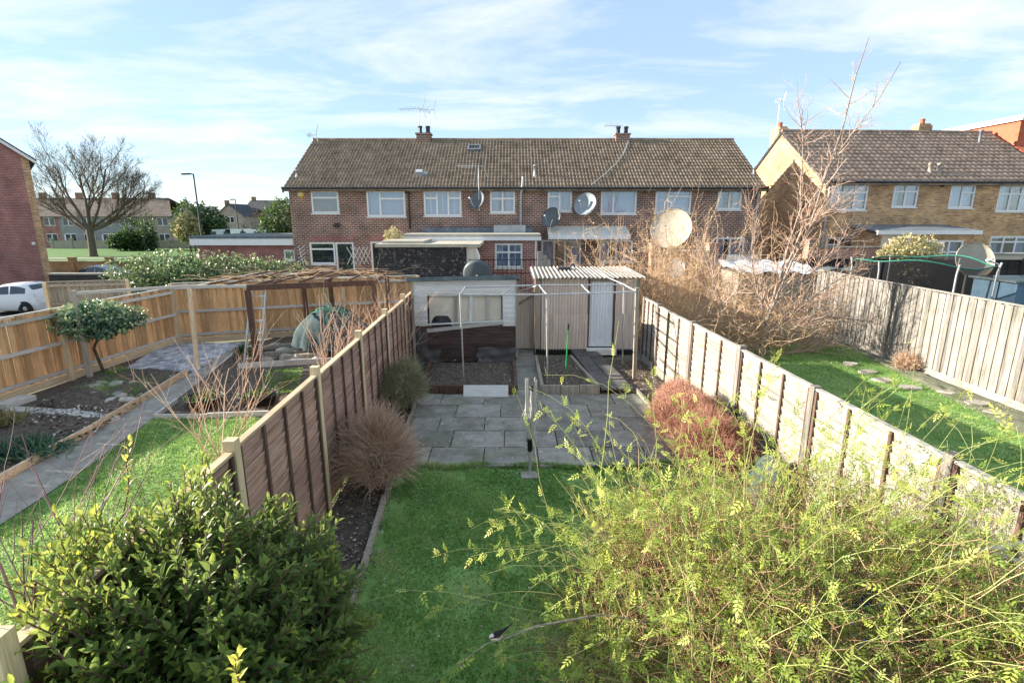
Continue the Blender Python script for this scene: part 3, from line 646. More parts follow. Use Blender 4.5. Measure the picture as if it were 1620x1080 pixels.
def roof_tiles(root, fr, a0, a1, z_e, z_r, run, over, tw, nc, mat, amp=.03, lip=.035, back=True, seg=4, name='roof'):
    # rolled tiles in courses from the eaves (d=+over) up to the ridge (d=-run)
    cols = max(1, round((a1-a0)/tw)); U_ = np.linspace(a0, a1, cols*seg+1); ph = (np.arange(cols*seg+1) % seg)/seg
    prof = amp*np.where(ph < .62, np.abs(np.sin(np.pi*ph/.62))**.7, 0); V = []; Fc = []; off = 0; n = len(U_)
    zr = z_r; ze = z_e-(z_r-z_e)*over/run; up = Vector((0, 0, 1))
    slope = (fr.n*(over+run)*-1 + up*(zr-ze)); sl = slope.length; nd = slope.normalized(); nn = fr.u.cross(nd)*1.
    if nn.z < 0: nn = -nn
    base = fr.o+fr.n*over+up*ze; u = np.array(fr.u); ndv = np.array(nd); nnv = np.array(nn); bv = np.array(base)
    jit = RNG.normal(size=(nc, cols+1))*.004
    for side in ((1,) if not back else (1, -1)):
        for j in range(nc):
            s0, s1 = sl*j/nc-.02, sl*(j+1)/nc+.03; hj = np.repeat(jit[j], seg)[:n]
            for s_, h in ((s0, -.02), (s0, lip), (s1, .004)):
                hh = (prof+hj+h if h > 0 else np.full(n, h+.0))
                p = bv + U_[:, None]*u + s_*ndv + hh[:, None]*nnv
                if side < 0:
                    rc = np.array(fr.o-fr.n*run); dn = (p-rc)@np.array(fr.n); p = p - 2*dn[:, None]*np.array(fr.n)
                V.append(p)
            r = off+np.arange(n-1); 
            for k in (0, 1): Fc.append(np.stack([r+k*n, r+k*n+1, r+(k+1)*n+1, r+(k+1)*n], 1)[:, ::side])
            off += 3*n
    o = np_mesh(name, np.concatenate(V), np.concatenate(Fc), mat, root, None, False); o['kind'] = 'stuff'
    b = MB(); b.tube([fr.pt(a0, zr+.03, -run), fr.pt((a0+a1)/2, zr+.025, -run), fr.pt(a1, zr+.03, -run)], .11, 8); b.build('ridge', mat, o)
    b = MB()
    for a in (a0+.01, a1-.01):
        for sd in ((1, -1) if back else (1,)):
            dd = over if sd > 0 else -2*run-over
            b.beam(fr.pt(a, ze-.07, dd), fr.pt(a, zr-.05, -run), .03, .14)
    b.build('barge_board', 'gutter', o)
    return o
def eaves(root, fr, a0, a1, z, over, mat='gutter'):
    b = MB(); fr.box(b, a0, a1, z-.19, z-.03, over-.05, over-.02); fr.box(b, a0, a1, z-.21, z-.19, 0.004, over-.022); b.build('fascia', mat, root)
    b = MB(); b.tube([fr.pt(a0, z-.07, over+.05), fr.pt(a1, z-.07, over+.05)], .06, 8); b.build('gutter', 'gutter', root)
def pipe(root, pts, r, mat, name='downpipe'): b = MB(); b.tube(pts, r, 8); return b.build(name, mat, root)
def gable(b, fr, a, z0, z_e, z_r, run):
    b.add([fr.pt(a, z0, 0), fr.pt(a, z_e, 0), fr.pt(a, z_r, -run), fr.pt(a, z_e, -2*run), fr.pt(a, z0, -2*run)], [(0, 1, 2, 3, 4)])

T = Fr((0, 26, 0)); TE, TR_, RUN = 4.86, 7.52, 4.4
XB = [-10.66, -5.02, .62, 6.26, 11.9]
full = [(0, 1, 'curtain')]; sides = [(0, .3, 'curtain'), (.72, 1, 'curtain')]; warm = [(0, .35, 'curtain_warm'), (.6, 1, 'curtain_warm')]
two = ((1, (1,)), (1, (1,))); top1 = ((1, (.28, .72)),); L3 = ((1, (.28, .72)), (1, (1,)), (1, (.28, .72)))
HOUSES = [
  ('dark brick end terrace house with white lattice trellis and yellow alarm box',
   [((490.6, 301.3, 534.6, 337.6), top1, None, 0), ((578.7, 301.3, 640.2, 342.8), ((1, (1,)), (2, (.28, .72))), full, 0),
    ((488.7, 383, 529, 418), top1, None, 0), ((529.6, 383, 559, 440), ((1, (1,)),), None, 0), ((585.5, 382, 618, 440), ((1, (1,)),), None, 0)]),
  ('dark brick terrace house with roof window and wide flat roofed extension',
   [((669.5, 300.6, 729.6, 342), L3, full, 1), ((775, 300, 815, 336.9), ((1, (.36, .64)), (1, (.36, .64))), warm, 0)]),
  ('dark brick terrace house with white awning over its patio doors',
   [((866.5, 299, 905.4, 334.8), ((1, (.3, .7)), (1, (1,))), [(.05, .95, 'curtain_warm')], 0), ((951.3, 298.7, 1008.6, 338.9), ((1, (1,)), (2, (1,))), full, 0),
    ((856.5, 379.6, 920, 446), ((1, (1,)), (1, (1,)), (1.3, (1,))), sides, 0), ((948.8, 379.6, 1002, 415), two, sides, 0)]),
  ('dark brick end terrace house behind the tangle of dry climbers',
   [((1038, 297.6, 1095.5, 337.5), ((1, (1,)), (2, (.3, .7))), full, 0), ((1136.8, 296.8, 1175.3, 332), two, sides, 0), ((1134, 375.5, 1179, 416), two, warm, 0)])]
TH = []
for i, (lab, wins) in enumerate(HOUSES):
    a0, a1 = XB[i], XB[i+1]; h = thing('terraced_house', lab, 'house', ((a0+a1)/2, 26, 0)); TH.append(h)
    rects = []
    for w in wins:
        r = T.rect(*w[0]); r = (r[0], max(r[1], .15), r[2], r[3]); rects.append(r)
    b = MB(); T.wall(b, a0, a1, -.1, TE, rects)
    b.build('wall', 'brick_terrace', h); b = MB()
    b.add([(a0, 26+2*RUN, -.1), (a1, 26+2*RUN, -.1), (a1, 26+2*RUN, TE), (a0, 26+2*RUN, TE)], [(3, 2, 1, 0)]); b.build('rear_wall', 'brick_terrace', h)
    if i in (0, 3): b = MB(); gable(b, T, a0 if i == 0 else a1, -.1, TE, TR_, RUN); b.build('gable_wall', 'brick_terrace', h)
    b = MB(); b.box(a0+.3, a1-.3, 26.9, 27.0, -.05, TE-.3); b.box(a0+.02, a1-.02, 26.16, 33, 2.46, 2.52); b.build('inner_wall', 'room', h)
    for r, w in zip(rects, wins): T.window(h, r, w[1], w[2], sill=r[1] > .5, bars=w[3])
    over = .28; e0 = a0-(.18 if i == 0 else 0); e1 = a1+(.18 if i == 3 else 0)
    rf = roof_tiles(h, T, e0, e1, TE, TR_, RUN, over, .165, 16, 'tiles_terrace', amp=.055, lip=.06)
    eaves(h, T, e0, e1, TE, over)
# soldier courses over the ground floor openings of the left house
for x0, x1 in ((486, 562), (583, 640)):
    a0, z = T.hit(x0, 382); a1, _ = T.hit(x1, 382); T.lintel(TH[0], a0, a1, z+.03, .22, 'brick_red')
def chimney(house, px, py, w, hgt, pots, mat):
    q = PD(px, py, T.o.y+RUN); rf = [c for c in house.children if c.name.startswith('roof')][0]
    b = MB(); b.box(q.x-w/2, q.x+w/2, q.y-.3, q.y+.3, TR_-.3, TR_+hgt); b.box(q.x-w/2-.05, q.x+w/2+.05, q.y-.35, q.y+.35, TR_+hgt+.002, TR_+hgt+.08); c = b.build('chimney', mat, rf)
    for k in range(pots):
        x = q.x+(k-(pots-1)/2)*.42; b = MB(); b.lathe((x, q.y, TR_+hgt+.08), [(.11, 0), (.10, .25), (.13, .30), (.13, .38), (.02, .40)], 10); b.build('chimney_pot', 'slate', rf)
chimney(TH[1], 671, 214, .75, .28, 2, 'brick_terrace'); chimney(TH[2], 984, 214, .75, .26, 2, 'brick_terrace')
# roof window, vents, downpipes
def roof_pt(px, py, fr=T, ze=TE, zr=TR_, run=RUN):
    nd = Vector((0, 0, 1))*run + fr.n*(zr-ze); d = ray(px, py); o = fr.pt(0, ze, 0); t = (o-CAM).dot(nd)/d.dot(nd); return CAM+d*t
q = roof_pt(750, 240); b = MB(); sl = math.atan2(TR_-TE, RUN)
def on_roof(b, q, w, l, z0, z1):
    c = [];
    for z in (z0, z1):
        for x, y in ((-w/2, -l/2), (w/2, -l/2), (w/2, l/2), (-w/2, l/2)):
            c.append((q.x+x, q.y+y*math.cos(sl)-z*math.sin(sl), q.z+y*math.sin(sl)+z*math.cos(sl)))
    b.hexa(c)
on_roof(b, q, .70, .10, .03, .16); 
for dx in (-.31, .31): on_roof(b, q+Vector((dx, .2, .12)), .09, .5, .0, .14)
on_roof(b, q+Vector((0, .43, .26)), .7, .1, .02, .16); rw = b.build('roof_window', 'lead', TH[1]); b = MB(); on_roof(b, q+Vector((0, .21, .13)), .52, .38, .06, .08); b.build('pane', 'glass', rw)
b = MB(); on_roof(b, q+Vector((0, .21, .13)), .54, .4, .02, .03); b.build('blind', 'curtain', rw)
def vent(house, px, py, hgt, r=.045, mat='pipe_grey', name='vent_pipe'):
    q = roof_pt(px, py); b = MB(); b.lathe((q.x, q.y, q.z-.05), [(r*2.4, 0), (r*1.6, .12), (r, .16), (r, hgt), (r*1.25, hgt), (r*1.25, hgt+.06), (.005, hgt+.07)], 10); b.build(name, mat, house)
vent(TH[0], 470, 281, .36); vent(TH[2], 846, 280, .55, .06); vent(TH[3], 1192, 278, .4)
q = roof_pt(664, 278); b = MB(); on_roof(b, q, .34, .28, .02, .26); on_roof(b, q+Vector((.26, 0, 0)), .26, .22, .02, .16); b.build('roof_vent', 'pipe_grey', TH[0])
pipe(TH[1], [(-4.92, 25.93, 4.7), (-4.92, 25.93, 2.9)], .045, 'gutter')
pipe(TH[2], [(.52, 25.66, 5.3), (.5, 25.62, 4.95), (.42, 25.84, 4.5), (.42, 25.86, 2.95)], .06, 'pipe_grey')
x0 = T.hit(1200, 300)[0]; pipe(TH[3], [(x0, 25.92, 4.7), (x0-.05, 25.92, 3.2), (x0-.25, 25.92, .3)], .04, 'pipe_grey')
b = MB(); a, z = T.hit(476, 307); b.lathe(T.pt(a, z, .02), [(.0, .08), (.15, .07), (.17, .02), (.17, -.02)], 16, rot=Matrix.Rotation(R(90), 3, 'X')); al = b.build('alarm_box', 'alarm_yellow', TH[0])
b = MB(); b.lathe(T.pt(a, z, .035), [(.0, .08), (.10, .07), (.105, .0)], 16, rot=Matrix.Rotation(R(90), 3, 'X')); b.build('cover', 'alarm', al)
b = MB(); a, z = T.hit(534, 356.5); T.box(b, a-.1, a+.1, z-.1, z+.1, .004, .14); T.box(b, a-.16, a+.16, z-.03, z+.05, .14, .2); b.build('flood_light', 'gutter', TH[0])
b = MB()
for a in np.linspace(*[T.hit(x, 400)[0] for x in (556, 582)], 5):
    for s_ in (-1, 1): b.beam(T.pt(a-.22*s_, 1.2, .03+.02*s_), T.pt(a+.22*s_, 2.05, .03+.02*s_), .025, .012, T.n)
b.build('trellis', 'white_paint', TH[0])
b = MB(); a = T.hit(477, 400)[0]
for k in range(5): b.beam(T.pt(a-.25+.05*k, 1.1+.2*k, .05), T.pt(a+.2, 1.4+.18*k, .02), .025, .012, T.n)
b.beam(T.pt(a+.1, 1.0, .035), T.pt(a-.1, 2.1, .035), .025, .012, T.n); b.build('trellis', 'white_paint', TH[0])
# awning over the patio doors of the third house
a0, z = T.hit(865, 368); a1, _ = T.hit(990, 368); b = MB()
b.hexa([T.pt(a0, z-.12, 1.1), T.pt(a1, z-.12, 1.1), T.pt(a1, z+.25, .01), T.pt(a0, z+.25, .01), T.pt(a0, z-.08, 1.1), T.pt(a1, z-.08, 1.1), T.pt(a1, z+.30, .01), T.pt(a0, z+.30, .01)])
aw = b.build('awning', 'cream_paint', TH[2]); n = 26; V = []
for i in range(n*4+1):
    a = a0+(a1-a0)*i/(n*4); V += [tuple(T.pt(a, z-.10, 1.12)), tuple(T.pt(a, z-.30+.04*abs(math.sin(i*math.pi/4)), 1.13))]
np_mesh('valance', V, [(2*i, 2*i+2, 2*i+3, 2*i+1) for i in range(n*4)], 'cloth_white', aw)

# flat roofed extension of the second house
X = Fr((0, 23.5, 0)); ez = X.hit(740, 370)[1]; a0, a1 = X.hit(644, 378)[0], X.hit(851, 378)[0]
w = X.rect(782.8, 384.8, 826.8, 423.7); b = MB(); X.wall(b, a0, a1, 0, ez-.28, [w])
for a in (a0, a1): b.add([X.pt(a, 0, 0), X.pt(a, 0, -2.49), X.pt(a, ez-.28, -2.49), X.pt(a, ez-.28, 0)], [(0, 1, 2, 3)])
ex = b.build('extension', 'brick_ext', TH[1])
b = MB(); X.box(b, a0-.15, a1+.12, ez-.12, ez, -2.49, .18); b.build('extension_roof', 'flat_roof', TH[1])
b = MB(); X.box(b, a0-.17, a1+.14, ez-.28, ez-.122, .10, .20); b.build('fascia', 'white_paint', TH[1])
b = MB(); X.box(b, a0+.3, a1-.1, ez+.002, ez+.22, -2.47, -2.2); b.build('flashing', 'lead', TH[1]); b = MB(); X.box(b, a1-2.0, a1-.5, ez+.003, ez+.35, -2.19, -1.8); b.build('roof_box', 'pipe_grey', TH[1])
X.window(TH[1], w, ((1, (.34, .66)), (1, (.34, .66))), full, bars=1); pipe(TH[1], [X.pt(a1-.1, ez-.3, .06), X.pt(a1-.1, .1, .06)], .04, 'white_paint')
b = MB(); X.box(b, a0+.1, a1-.1, .0, ez-.4, -1.4, -1.3); b.build('inner_wall', 'room', TH[1])

# black painted brick outbuilding
O = Fr((0, 20.4, 0)); a0, a1 = O.hit(598, 400)[0], O.hit(737, 400)[0]; oz = O.hit(660, 391)[1]
ob = thing('brick_outbuilding', 'black painted brick outbuilding with pale flat roof and white efflorescence', 'outbuilding', (O.pt((a0+a1)/2, 0, -1)))
b = MB(); O.wall(b, a0, a1, 0, oz)
for a in (a0, a1): b.add([O.pt(a, 0, 0), O.pt(a, 0, -2.2), O.pt(a, oz, -2.2), O.pt(a, oz, 0)], [(0, 1, 2, 3)])
b.build('wall', 'brick_black', ob); b = MB(); O.box(b, a0-.08, a1+.55, oz+.002, oz+.12, -2.9, .1); b.build('roof', 'flat_roof', ob)
b = MB(); O.box(b, a1+.012, a1+.42, 0, oz-.002, -.45, -.1); b.build('white_pier', 'cream_paint', ob); pipe(ob, [O.pt(a1+.4, oz-.08, .1), O.pt(a1+.5, oz-.3, .06), O.pt(a1+.5, .1, .06)], .05, 'white_paint')
b = MB(); O.box(b, a0+.05, a0+1.7, oz+.125, oz+.22, -2.7, -.4); b.build('roof_step', 'flat_roof', ob)

# garage left of the terrace
g0, g1 = (G(303, 372, 2.62).x), -10.7; gr = Fr((0, 26.6, 0)); ga = gr.hit(303, 372)[0]; gzt = gr.hit(380, 374)[1]
gar = thing('flat_roofed_garage', 'low brick garage with white fascia and flat roof beside the end terrace', 'garage', (gr.pt((ga+g1)/2, 0, -2)))
wr = gr.rect(448, 395, 466, 412); b = MB(); gr.wall(b, ga+.25, g1-.03, -1.1, gzt-.4, [wr]); b.add([gr.pt(ga+.25, -1.1), gr.pt(ga+.25, -1.1, -5), gr.pt(ga+.25, gzt-.4, -5), gr.pt(ga+.25, gzt-.4)], [(0, 1, 2, 3)]); b.build('wall', 'brick_red', gar)
b = MB(); gr.box(b, ga, g1-.02, gzt-.10, gzt+.02, -5, .30); b.build('roof', 'felt', gar); b = MB(); gr.box(b, ga+.02, g1-.02, gzt-.42, gzt-.102, .2, .28); b.build('fascia', 'white_paint', gar)
gr.window(gar, wr, ((1, (1,)),), None)

# ---------------------------------------------------------------- yellow brick terrace on the right
cx = PD(1302, 330, 26.9).x; Q = Fr((cx, 26.9, 0), R(2.5)); QE = Q.hit(1310, 286)[1]; QR, QRUN = QE+2.95, 4.6
RH = [('yellow brick end terrace house with sunlit gable and lean to', 0, 5.75,
       [((1317, 290.5, 1376, 333), ((1, (.3, .7)), (1, (.3, .7)), (1, (.3, .7))), sides), ((1416, 291, 1456, 328), ((1, (.3, .7)), (1, (.3, .7))), warm), ((1308, 375, 1366, 412), ((1, (.3, .7)), (2, (1,))), None)]),
      ('yellow brick terrace house with twin roof flues and cream dish outside', 5.75, 12.1,
       [((1506, 292.5, 1546, 329.5), ((1, (1,)), (1, (.3, .7))), full), ((1583, 293, 1640, 335), ((1, (.3, .7)), (1, (.3, .7)), (1, (.3, .7))), sides), ((1568, 373, 1632, 402), ((1, (.3, .7)), (1, (.3, .7)), (1, (.3, .7))), sides)])]
YH = []
for i, (lab, a0, a1, wins) in enumerate(RH):
    h = thing('terraced_house', lab, 'house', Q.pt((a0+a1)/2, 0)); YH.append(h); rects = [Q.rect(*w[0]) for w in wins]
    b = MB(); Q.wall(b, a0, a1, -.1, QE, rects); b.add([Q.pt(a0, -.1, -2*QRUN), Q.pt(a1, -.1, -2*QRUN), Q.pt(a1, QE, -2*QRUN), Q.pt(a0, QE, -2*QRUN)], [(3, 2, 1, 0)])
    gable(b, Q, a0 if i == 0 else a1, -.1, QE, QR, QRUN); b.build('wall', 'brick_yellow', h)
    b = MB(); Q.box(b, a0+.3, a1-.3, 0, QE-.3, -1.1, -1.0); Q.box(b, a0+.02, a1-.02, 2.46, 2.52, -8, -.16); b.build('inner_wall', 'room', h)
    for r, w in zip(rects, wins): Q.window(h, r, w[1], w[2])
    e0, e1 = a0-(.06 if i == 0 else 0), a1+(.12 if i else 0)
    roof_tiles(h, Q, e0, e1, QE, QR, QRUN, .28, .30, 15, 'tiles_right', amp=.022, lip=.05); eaves(h, Q, e0, e1, QE, .28)
def qchim(h, a, d, w, dp, hgt, z):
    b = MB(); Q.box(b, a-w/2, a+w/2, z-1.2, z+hgt, d-dp/2, d+dp/2); Q.box(b, a-w/2+.06, a+w/2-.06, z+hgt+.002, z+hgt+.1, d-dp/2+.06, d+dp/2-.06); c = b.build('chimney', 'brick_yellow', h)
    b = MB(); b.lathe(Q.pt(a, z+hgt+.1, d), [(.12, 0), (.11, .22), (.14, .26), (.02, .3)], 10); b.build('chimney_pot', 'terracotta', h)
qchim(YH[0], .30, -QRUN-.9, .55, .95, .55, QR-.3); qchim(YH[1], Q.hit(1520, 212)[0]*1.0+1.9, -QRUN-.3, .8, .6, .4, QR)
def qroof(px, py): return roof_pt(px, py, Q, QE, QR, QRUN)
b = MB()
for px in (1470, 1484):
    q = qroof(px, 273); b = MB(); b.lathe(q-Vector((0, 0, .05)), [(.14, 0), (.12, .12), (.07, .16), (.07, .4), (.1, .42), (.1, .5), (.01, .52)], 10); b.build('roof_flue', 'concrete', YH[1])
q = qroof(1549, 226); b = MB(); b.lathe(q-Vector((0, 0, .05)), [(.1, 0), (.07, .1), (.07, .6), (.11, .62), (.11, .72), (.01, .74)], 10); b.build('soil_vent', 'lead', YH[1])
# lean-to
LQ = Fr(Q.pt(0, 0, 2.0), R(2.5)); a0, a1 = LQ.hit(1392, 380)[0], LQ.hit(1540, 380)[0]; zt = LQ.hit(1460, 366)[1]; r = LQ.rect(1462, 380, 1526, 430); r = (r[0], .1, r[2], r[3])
b = MB(); LQ.wall(b, a0, a1, 0, zt-.12, [r])
for a in (a0, a1): b.add([LQ.pt(a, 0), LQ.pt(a, 0, -1.98), LQ.pt(a, zt+.05, -1.98), LQ.pt(a, zt-.12)], [(0, 1, 2, 3)])
b.build('lean_to', 'brick_yellow', YH[0]); a, _ = LQ.hit(1440, 380)
b = MB(); LQ.box(b, a0+.05, a, .1, zt-.15, .004, .03); b.build('render_panel', 'render_cream', YH[0])
LQ.window(YH[0], r, ((1, (.22, .78)), (1, (.22, .78)), (1, (.22, .78))), [(0, 1, 'curtain_warm')], sill=False)
b = MB(); LQ.box(b, a0-.3, a1+.2, zt-.14, zt+.04, .14, .2); b.build('fascia', 'white_paint', YH[0])
b = MB(); b.hexa([LQ.pt(a0-.3, zt-.03, .14), LQ.pt(a1+.2, zt-.03, .14), LQ.pt(a1+.2, zt+.2, -1.98), LQ.pt(a0-.3, zt+.2, -1.98), LQ.pt(a0-.3, zt+.05, .14), LQ.pt(a1+.2, zt+.05, .14), LQ.pt(a1+.2, zt+.28, -1.98), LQ.pt(a0-.3, zt+.28, -1.98)]); b.build('lean_to_roof', 'lead', YH[0])
pipe(YH[0], [Q.pt(.15, QE-.2, .08), Q.pt(.15, .1, .08)], .045, 'pipe_grey')
# red tiled neighbour at the frame edge
z1 = Q.hit(1600, 208)[1]+1.6
b = thing('tile_hung_house', 'red tile hung house with white eaves beyond the yellow terrace', 'house', Q.pt(16.2, 0, -3)); rd = b
m = MB(); Q.box(m, 12.4, 20, -.1, QE+.2, -9.4, -.4); m.build('wall', 'brick_yellow', rd); m = MB(); Q.box(m, 12.5, 20, QE+.2, QR+.45, -8.5, -3.2); m.build('tile_hung_wall', 'tiles_red', rd)
m = MB(); Q.box(m, 12.35, 20, QR+.452, QR+.72, -8.8, -3.0); m.build('fascia', 'white_paint', rd); m = MB(); m.hexa([Q.pt(12.4, QE+.202, -.3), Q.pt(20, QE+.202, -.3), Q.pt(20, QE+.202, -3.19), Q.pt(12.4, QE+.202, -3.19), Q.pt(12.4, QE+.25, -.3), Q.pt(20, QE+.25, -.3), Q.pt(20, QR-.9, -3.19), Q.pt(12.4, QR-.9, -3.19)]); m.build('roof', 'tiles_red', rd)

# ---------------------------------------------------------------- red brick block at the left edge
Fc_ = G(82, 436); Fc_.z = 0; Nn = PD(0, 212, 31.3); du = Vector((Fc_.x-Nn.x, Fc_.y-Nn.y, 0)).normalized(); LB = Fr(Fc_, math.atan2(du.y, du.x)); lz = LB.hit(44, 252)[1]
blk = thing('brick_apartment_block', 'tall red brick gable end with a yellow brick corner and white verge', 'building', LB.pt(-3, 0))
def lb_prism(b, a0, a1, d0, d1, zt0, zt1): b.hexa([LB.pt(a0, -1.1, d1), LB.pt(a1, -1.1, d1), LB.pt(a1, -1.1, d0), LB.pt(a0, -1.1, d0), LB.pt(a0, zt0, d1), LB.pt(a1, zt1, d1), LB.pt(a1, zt1, d0), LB.pt(a0, zt0, d0)])
pit = .80; b = MB(); lb_prism(b, -4, -.34, -9, 0, lz+pit*4, lz+pit*.34); lb_prism(b, -8, -4.001, -9, 0, lz, lz+pit*4); b.build('wall', 'brick_red', blk)
b = MB(); lb_prism(b, -.338, 0, -9, -.004, lz+pit*.338, lz); b.build('corner_wall', 'brick_yellow', blk)
b = MB(); b.hexa([LB.pt(-4, lz+pit*4-.03, .22), LB.pt(.3, lz-.27, .22), LB.pt(.3, lz-.27, .06), LB.pt(-4, lz+pit*4-.03, .06), LB.pt(-4, lz+pit*4+.16, .22), LB.pt(.3, lz-.08, .22), LB.pt(.3, lz-.08, .06), LB.pt(-4, lz+pit*4+.16, .06)]); b.build('verge', 'white_paint', blk)
b = MB(); b.hexa([LB.pt(-4, lz+pit*4+.165, .26), LB.pt(.34, lz-.09, .26), LB.pt(.34, lz-.09, -9.3), LB.pt(-4, lz+pit*4+.165, -9.3), LB.pt(-4, lz+pit*4+.24, .26), LB.pt(.34, lz-.02, .26), LB.pt(.34, lz-.02, -9.3), LB.pt(-4, lz+pit*4+.24, -9.3)])
b.hexa([LB.pt(-8.3, lz-.09, .26), LB.pt(-4.002, lz+pit*4+.165, .26), LB.pt(-4.002, lz+pit*4+.165, -9.3), LB.pt(-8.3, lz-.09, -9.3), LB.pt(-8.3, lz-.02, .26), LB.pt(-4.002, lz+pit*4+.24, .26), LB.pt(-4.002, lz+pit*4+.24, -9.3), LB.pt(-8.3, lz-.02, -9.3)]); b.build('roof', 'slate', blk)
a, z = LB.hit(53, 385); b = MB(); LB.box(b, a-.08, a+.08, z-.08, z+.08, .002, .06); b.build('vent_cover', 'white_paint', blk)

# ---------------------------------------------------------------- distant houses
def far_house(label, x0, x1, y, ze, zr, dep, wall, roof, nw, storeys=2, gable_front=False, hip=False, chim=True, group=None, zb=None):
    zb = gz(y)-.1 if zb is None else zb; h = thing('distant_house', label, 'house', ((x0+x1)/2, y, zb), group); f = Fr((0, y, 0))
    b = MB(); b.box(x0, x1, y, y+dep, zb, ze)
    if gable_front: b.add([(x0, y, ze), (x1, y, ze), ((x0+x1)/2, y, zr), (x0, y+dep, ze), (x1, y+dep, ze), ((x0+x1)/2, y+dep, zr)], [(0, 1, 2), (5, 4, 3)])
    else: b.add([(x0, y, ze), (x0, y+dep, ze), (x0, y+dep/2, zr), (x1, y, ze), (x1, y+dep, ze), (x1, y+dep/2, zr)], [(0, 2, 1), (3, 4, 5)])
    b.build('wall', wall, h); b = MB(); o = .3; t = .12
    if gable_front:
        xm = (x0+x1)/2; k = (zr-ze)/(xm-x0)
        for s, xa in ((-1, x0), (1, x1)):
            b.hexa([(xa+s*o, y-o, ze-o*k), (xm, y-o, zr), (xm, y+dep, zr), (xa+s*o, y+dep, ze-o*k), (xa+s*o, y-o, ze-o*k+t), (xm, y-o, zr+t), (xm, y+dep, zr+t), (xa+s*o, y+dep, ze-o*k+t)])
    else:
        ym = y+dep/2; k = (zr-ze)/(dep/2); hp = dep*.35 if hip else 0
        for s, ya in ((-1, y), (1, y+dep)):
            b.hexa([(x0-o, ya+s*o, ze-o*k), (x1+o, ya+s*o, ze-o*k), (x1+o-hp, ym, zr), (x0-o, ym, zr), (x0-o, ya+s*o, ze-o*k+t), (x1+o, ya+s*o, ze-o*k+t), (x1+o-hp, ym, zr+t), (x0-o, ym, zr+t)])
    rf = b.build('roof', roof, h)
    if chim: b = MB(); xc = x0+.5; b.box(xc-.4, xc+.4, y+dep/2-.3, y+dep/2+.3, zr-.4, zr+.9); b.build('chimney', 'brick_wall', rf)
    fl = (ze-zb)/storeys
    for s in range(storeys):
        for k in range(nw):
            xc = x0+(x1-x0)*(k+.5)/nw; w = min(.8, (x1-x0)/nw*.33); z0 = zb+fl*s+.95; z1 = min(z0+1.25, zb+fl*(s+1)-.2)
            b = MB(); f.box(b, xc-w, xc+w, z0, z1, .004, .06); wi = b.build('window', 'white_paint', h)
            for sx in (-1, 1): b = MB(); f.box(b, xc+sx*w*.52-w*.42, xc+sx*w*.52+w*.42, z0+.09, z1-.09, .062, .075); b.build('pane', 'car_glass', wi)
    b = MB(); f.box(b, x0+.4, x0+1.3, zb, zb+2.05, .004, .05); b.build('door', 'white_paint', h)
    return h
zr = PD(160, 314, 83).z; X0 = PD(40, 380, 80).x; labs = ['brick', 'grey rendered', 'pale rendered', 'tan rendered']; mats = ['brick_red', 'render_grey', 'render_grey', 'render_tan']
for k in range(4):
    far_house(f'distant {labs[k]} terrace house with tiled roof behind the big bare tree', X0+5.6*k, X0+5.6*(k+1)-.01, 80+.01*k, zr-2.6, zr, 8, mats[k], 'tiles_dark', 2, hip=(k == 3))
spec = [('distant tan gabled house with two white sash windows', 345, 388, 113, 323, 365, 'render_tan', 'slate', True), ('distant red brick villa beside the second street lamp', 390, 440, 120, 317, 365, 'brick_wall', 'slate', False),
        ('distant cream gabled cottage left of the tan house', 318, 346, 125, 340, 362, 'render_cream', 'slate', True), ('distant cream house with low slate roof behind the round shrubs', 270, 316, 130, 336, 360, 'render_cream', 'slate', False),
        ('far house with slate roof above the cream cottage', 294, 330, 175, 327, 350, 'render_tan', 'slate', False), ('far brick house with chimney above the low slate roof', 262, 292, 190, 330, 352, 'brick_wall', 'slate', False)]
for lab, p0, p1, y, yt, yb, wm, rm, gf in spec:
    x0, x1 = PD(p0, yb, y).x, PD(p1, yb, y).x; zt = PD(p0, yt, y).z
    far_house(lab, x0, x1, y, zt-((x1-x0)*.40 if gf else 2.2), zt, 8, wm, rm, 1 if gf else 2, 2, gf)
def low_wall(label, p0, p1, h, mat, piers, name='garden_wall'):
    p0, p1 = Vector(p0), Vector(p1); w = thing(name, label, 'wall', p0); b = MB(); z = Vector((0, 0, h/2)); b.beam(p0+z, p1+z, .22, h); b.build('wall_face', mat, w)
    b = MB(); z = Vector((0, 0, h+.03)); b.beam(p0+z, p1+z, .3, .06); b.build('coping', 'concrete' if mat != 'brick_wall' else mat, w)
    for k in range(piers):
        q = p0.lerp(p1, k/max(1, piers-1)); b = MB(); b.beam(q, q+Vector((0, 0, h+.3)), .42, .42, (0, 1, 0)); b.beam(q+Vector((0, 0, h+.301)), q+Vector((0, 0, h+.38)), .5, .5, (0, 1, 0)); b.build('pier', mat, w)
yw = 44.; low_wall('low yellow brick wall with square piers across the green verge', (PD(60, 430, yw).x, yw, gz(yw)), (PD(235, 430, yw).x, yw, gz(yw)), .85, 'brick_wall', 4)
yw = 78.; low_wall('long low rendered wall in front of the distant terrace', (PD(85, 395, yw).x, yw, gz(yw)), (PD(300, 395, yw).x, yw, gz(yw)), 1.1, 'render_tan', 8)
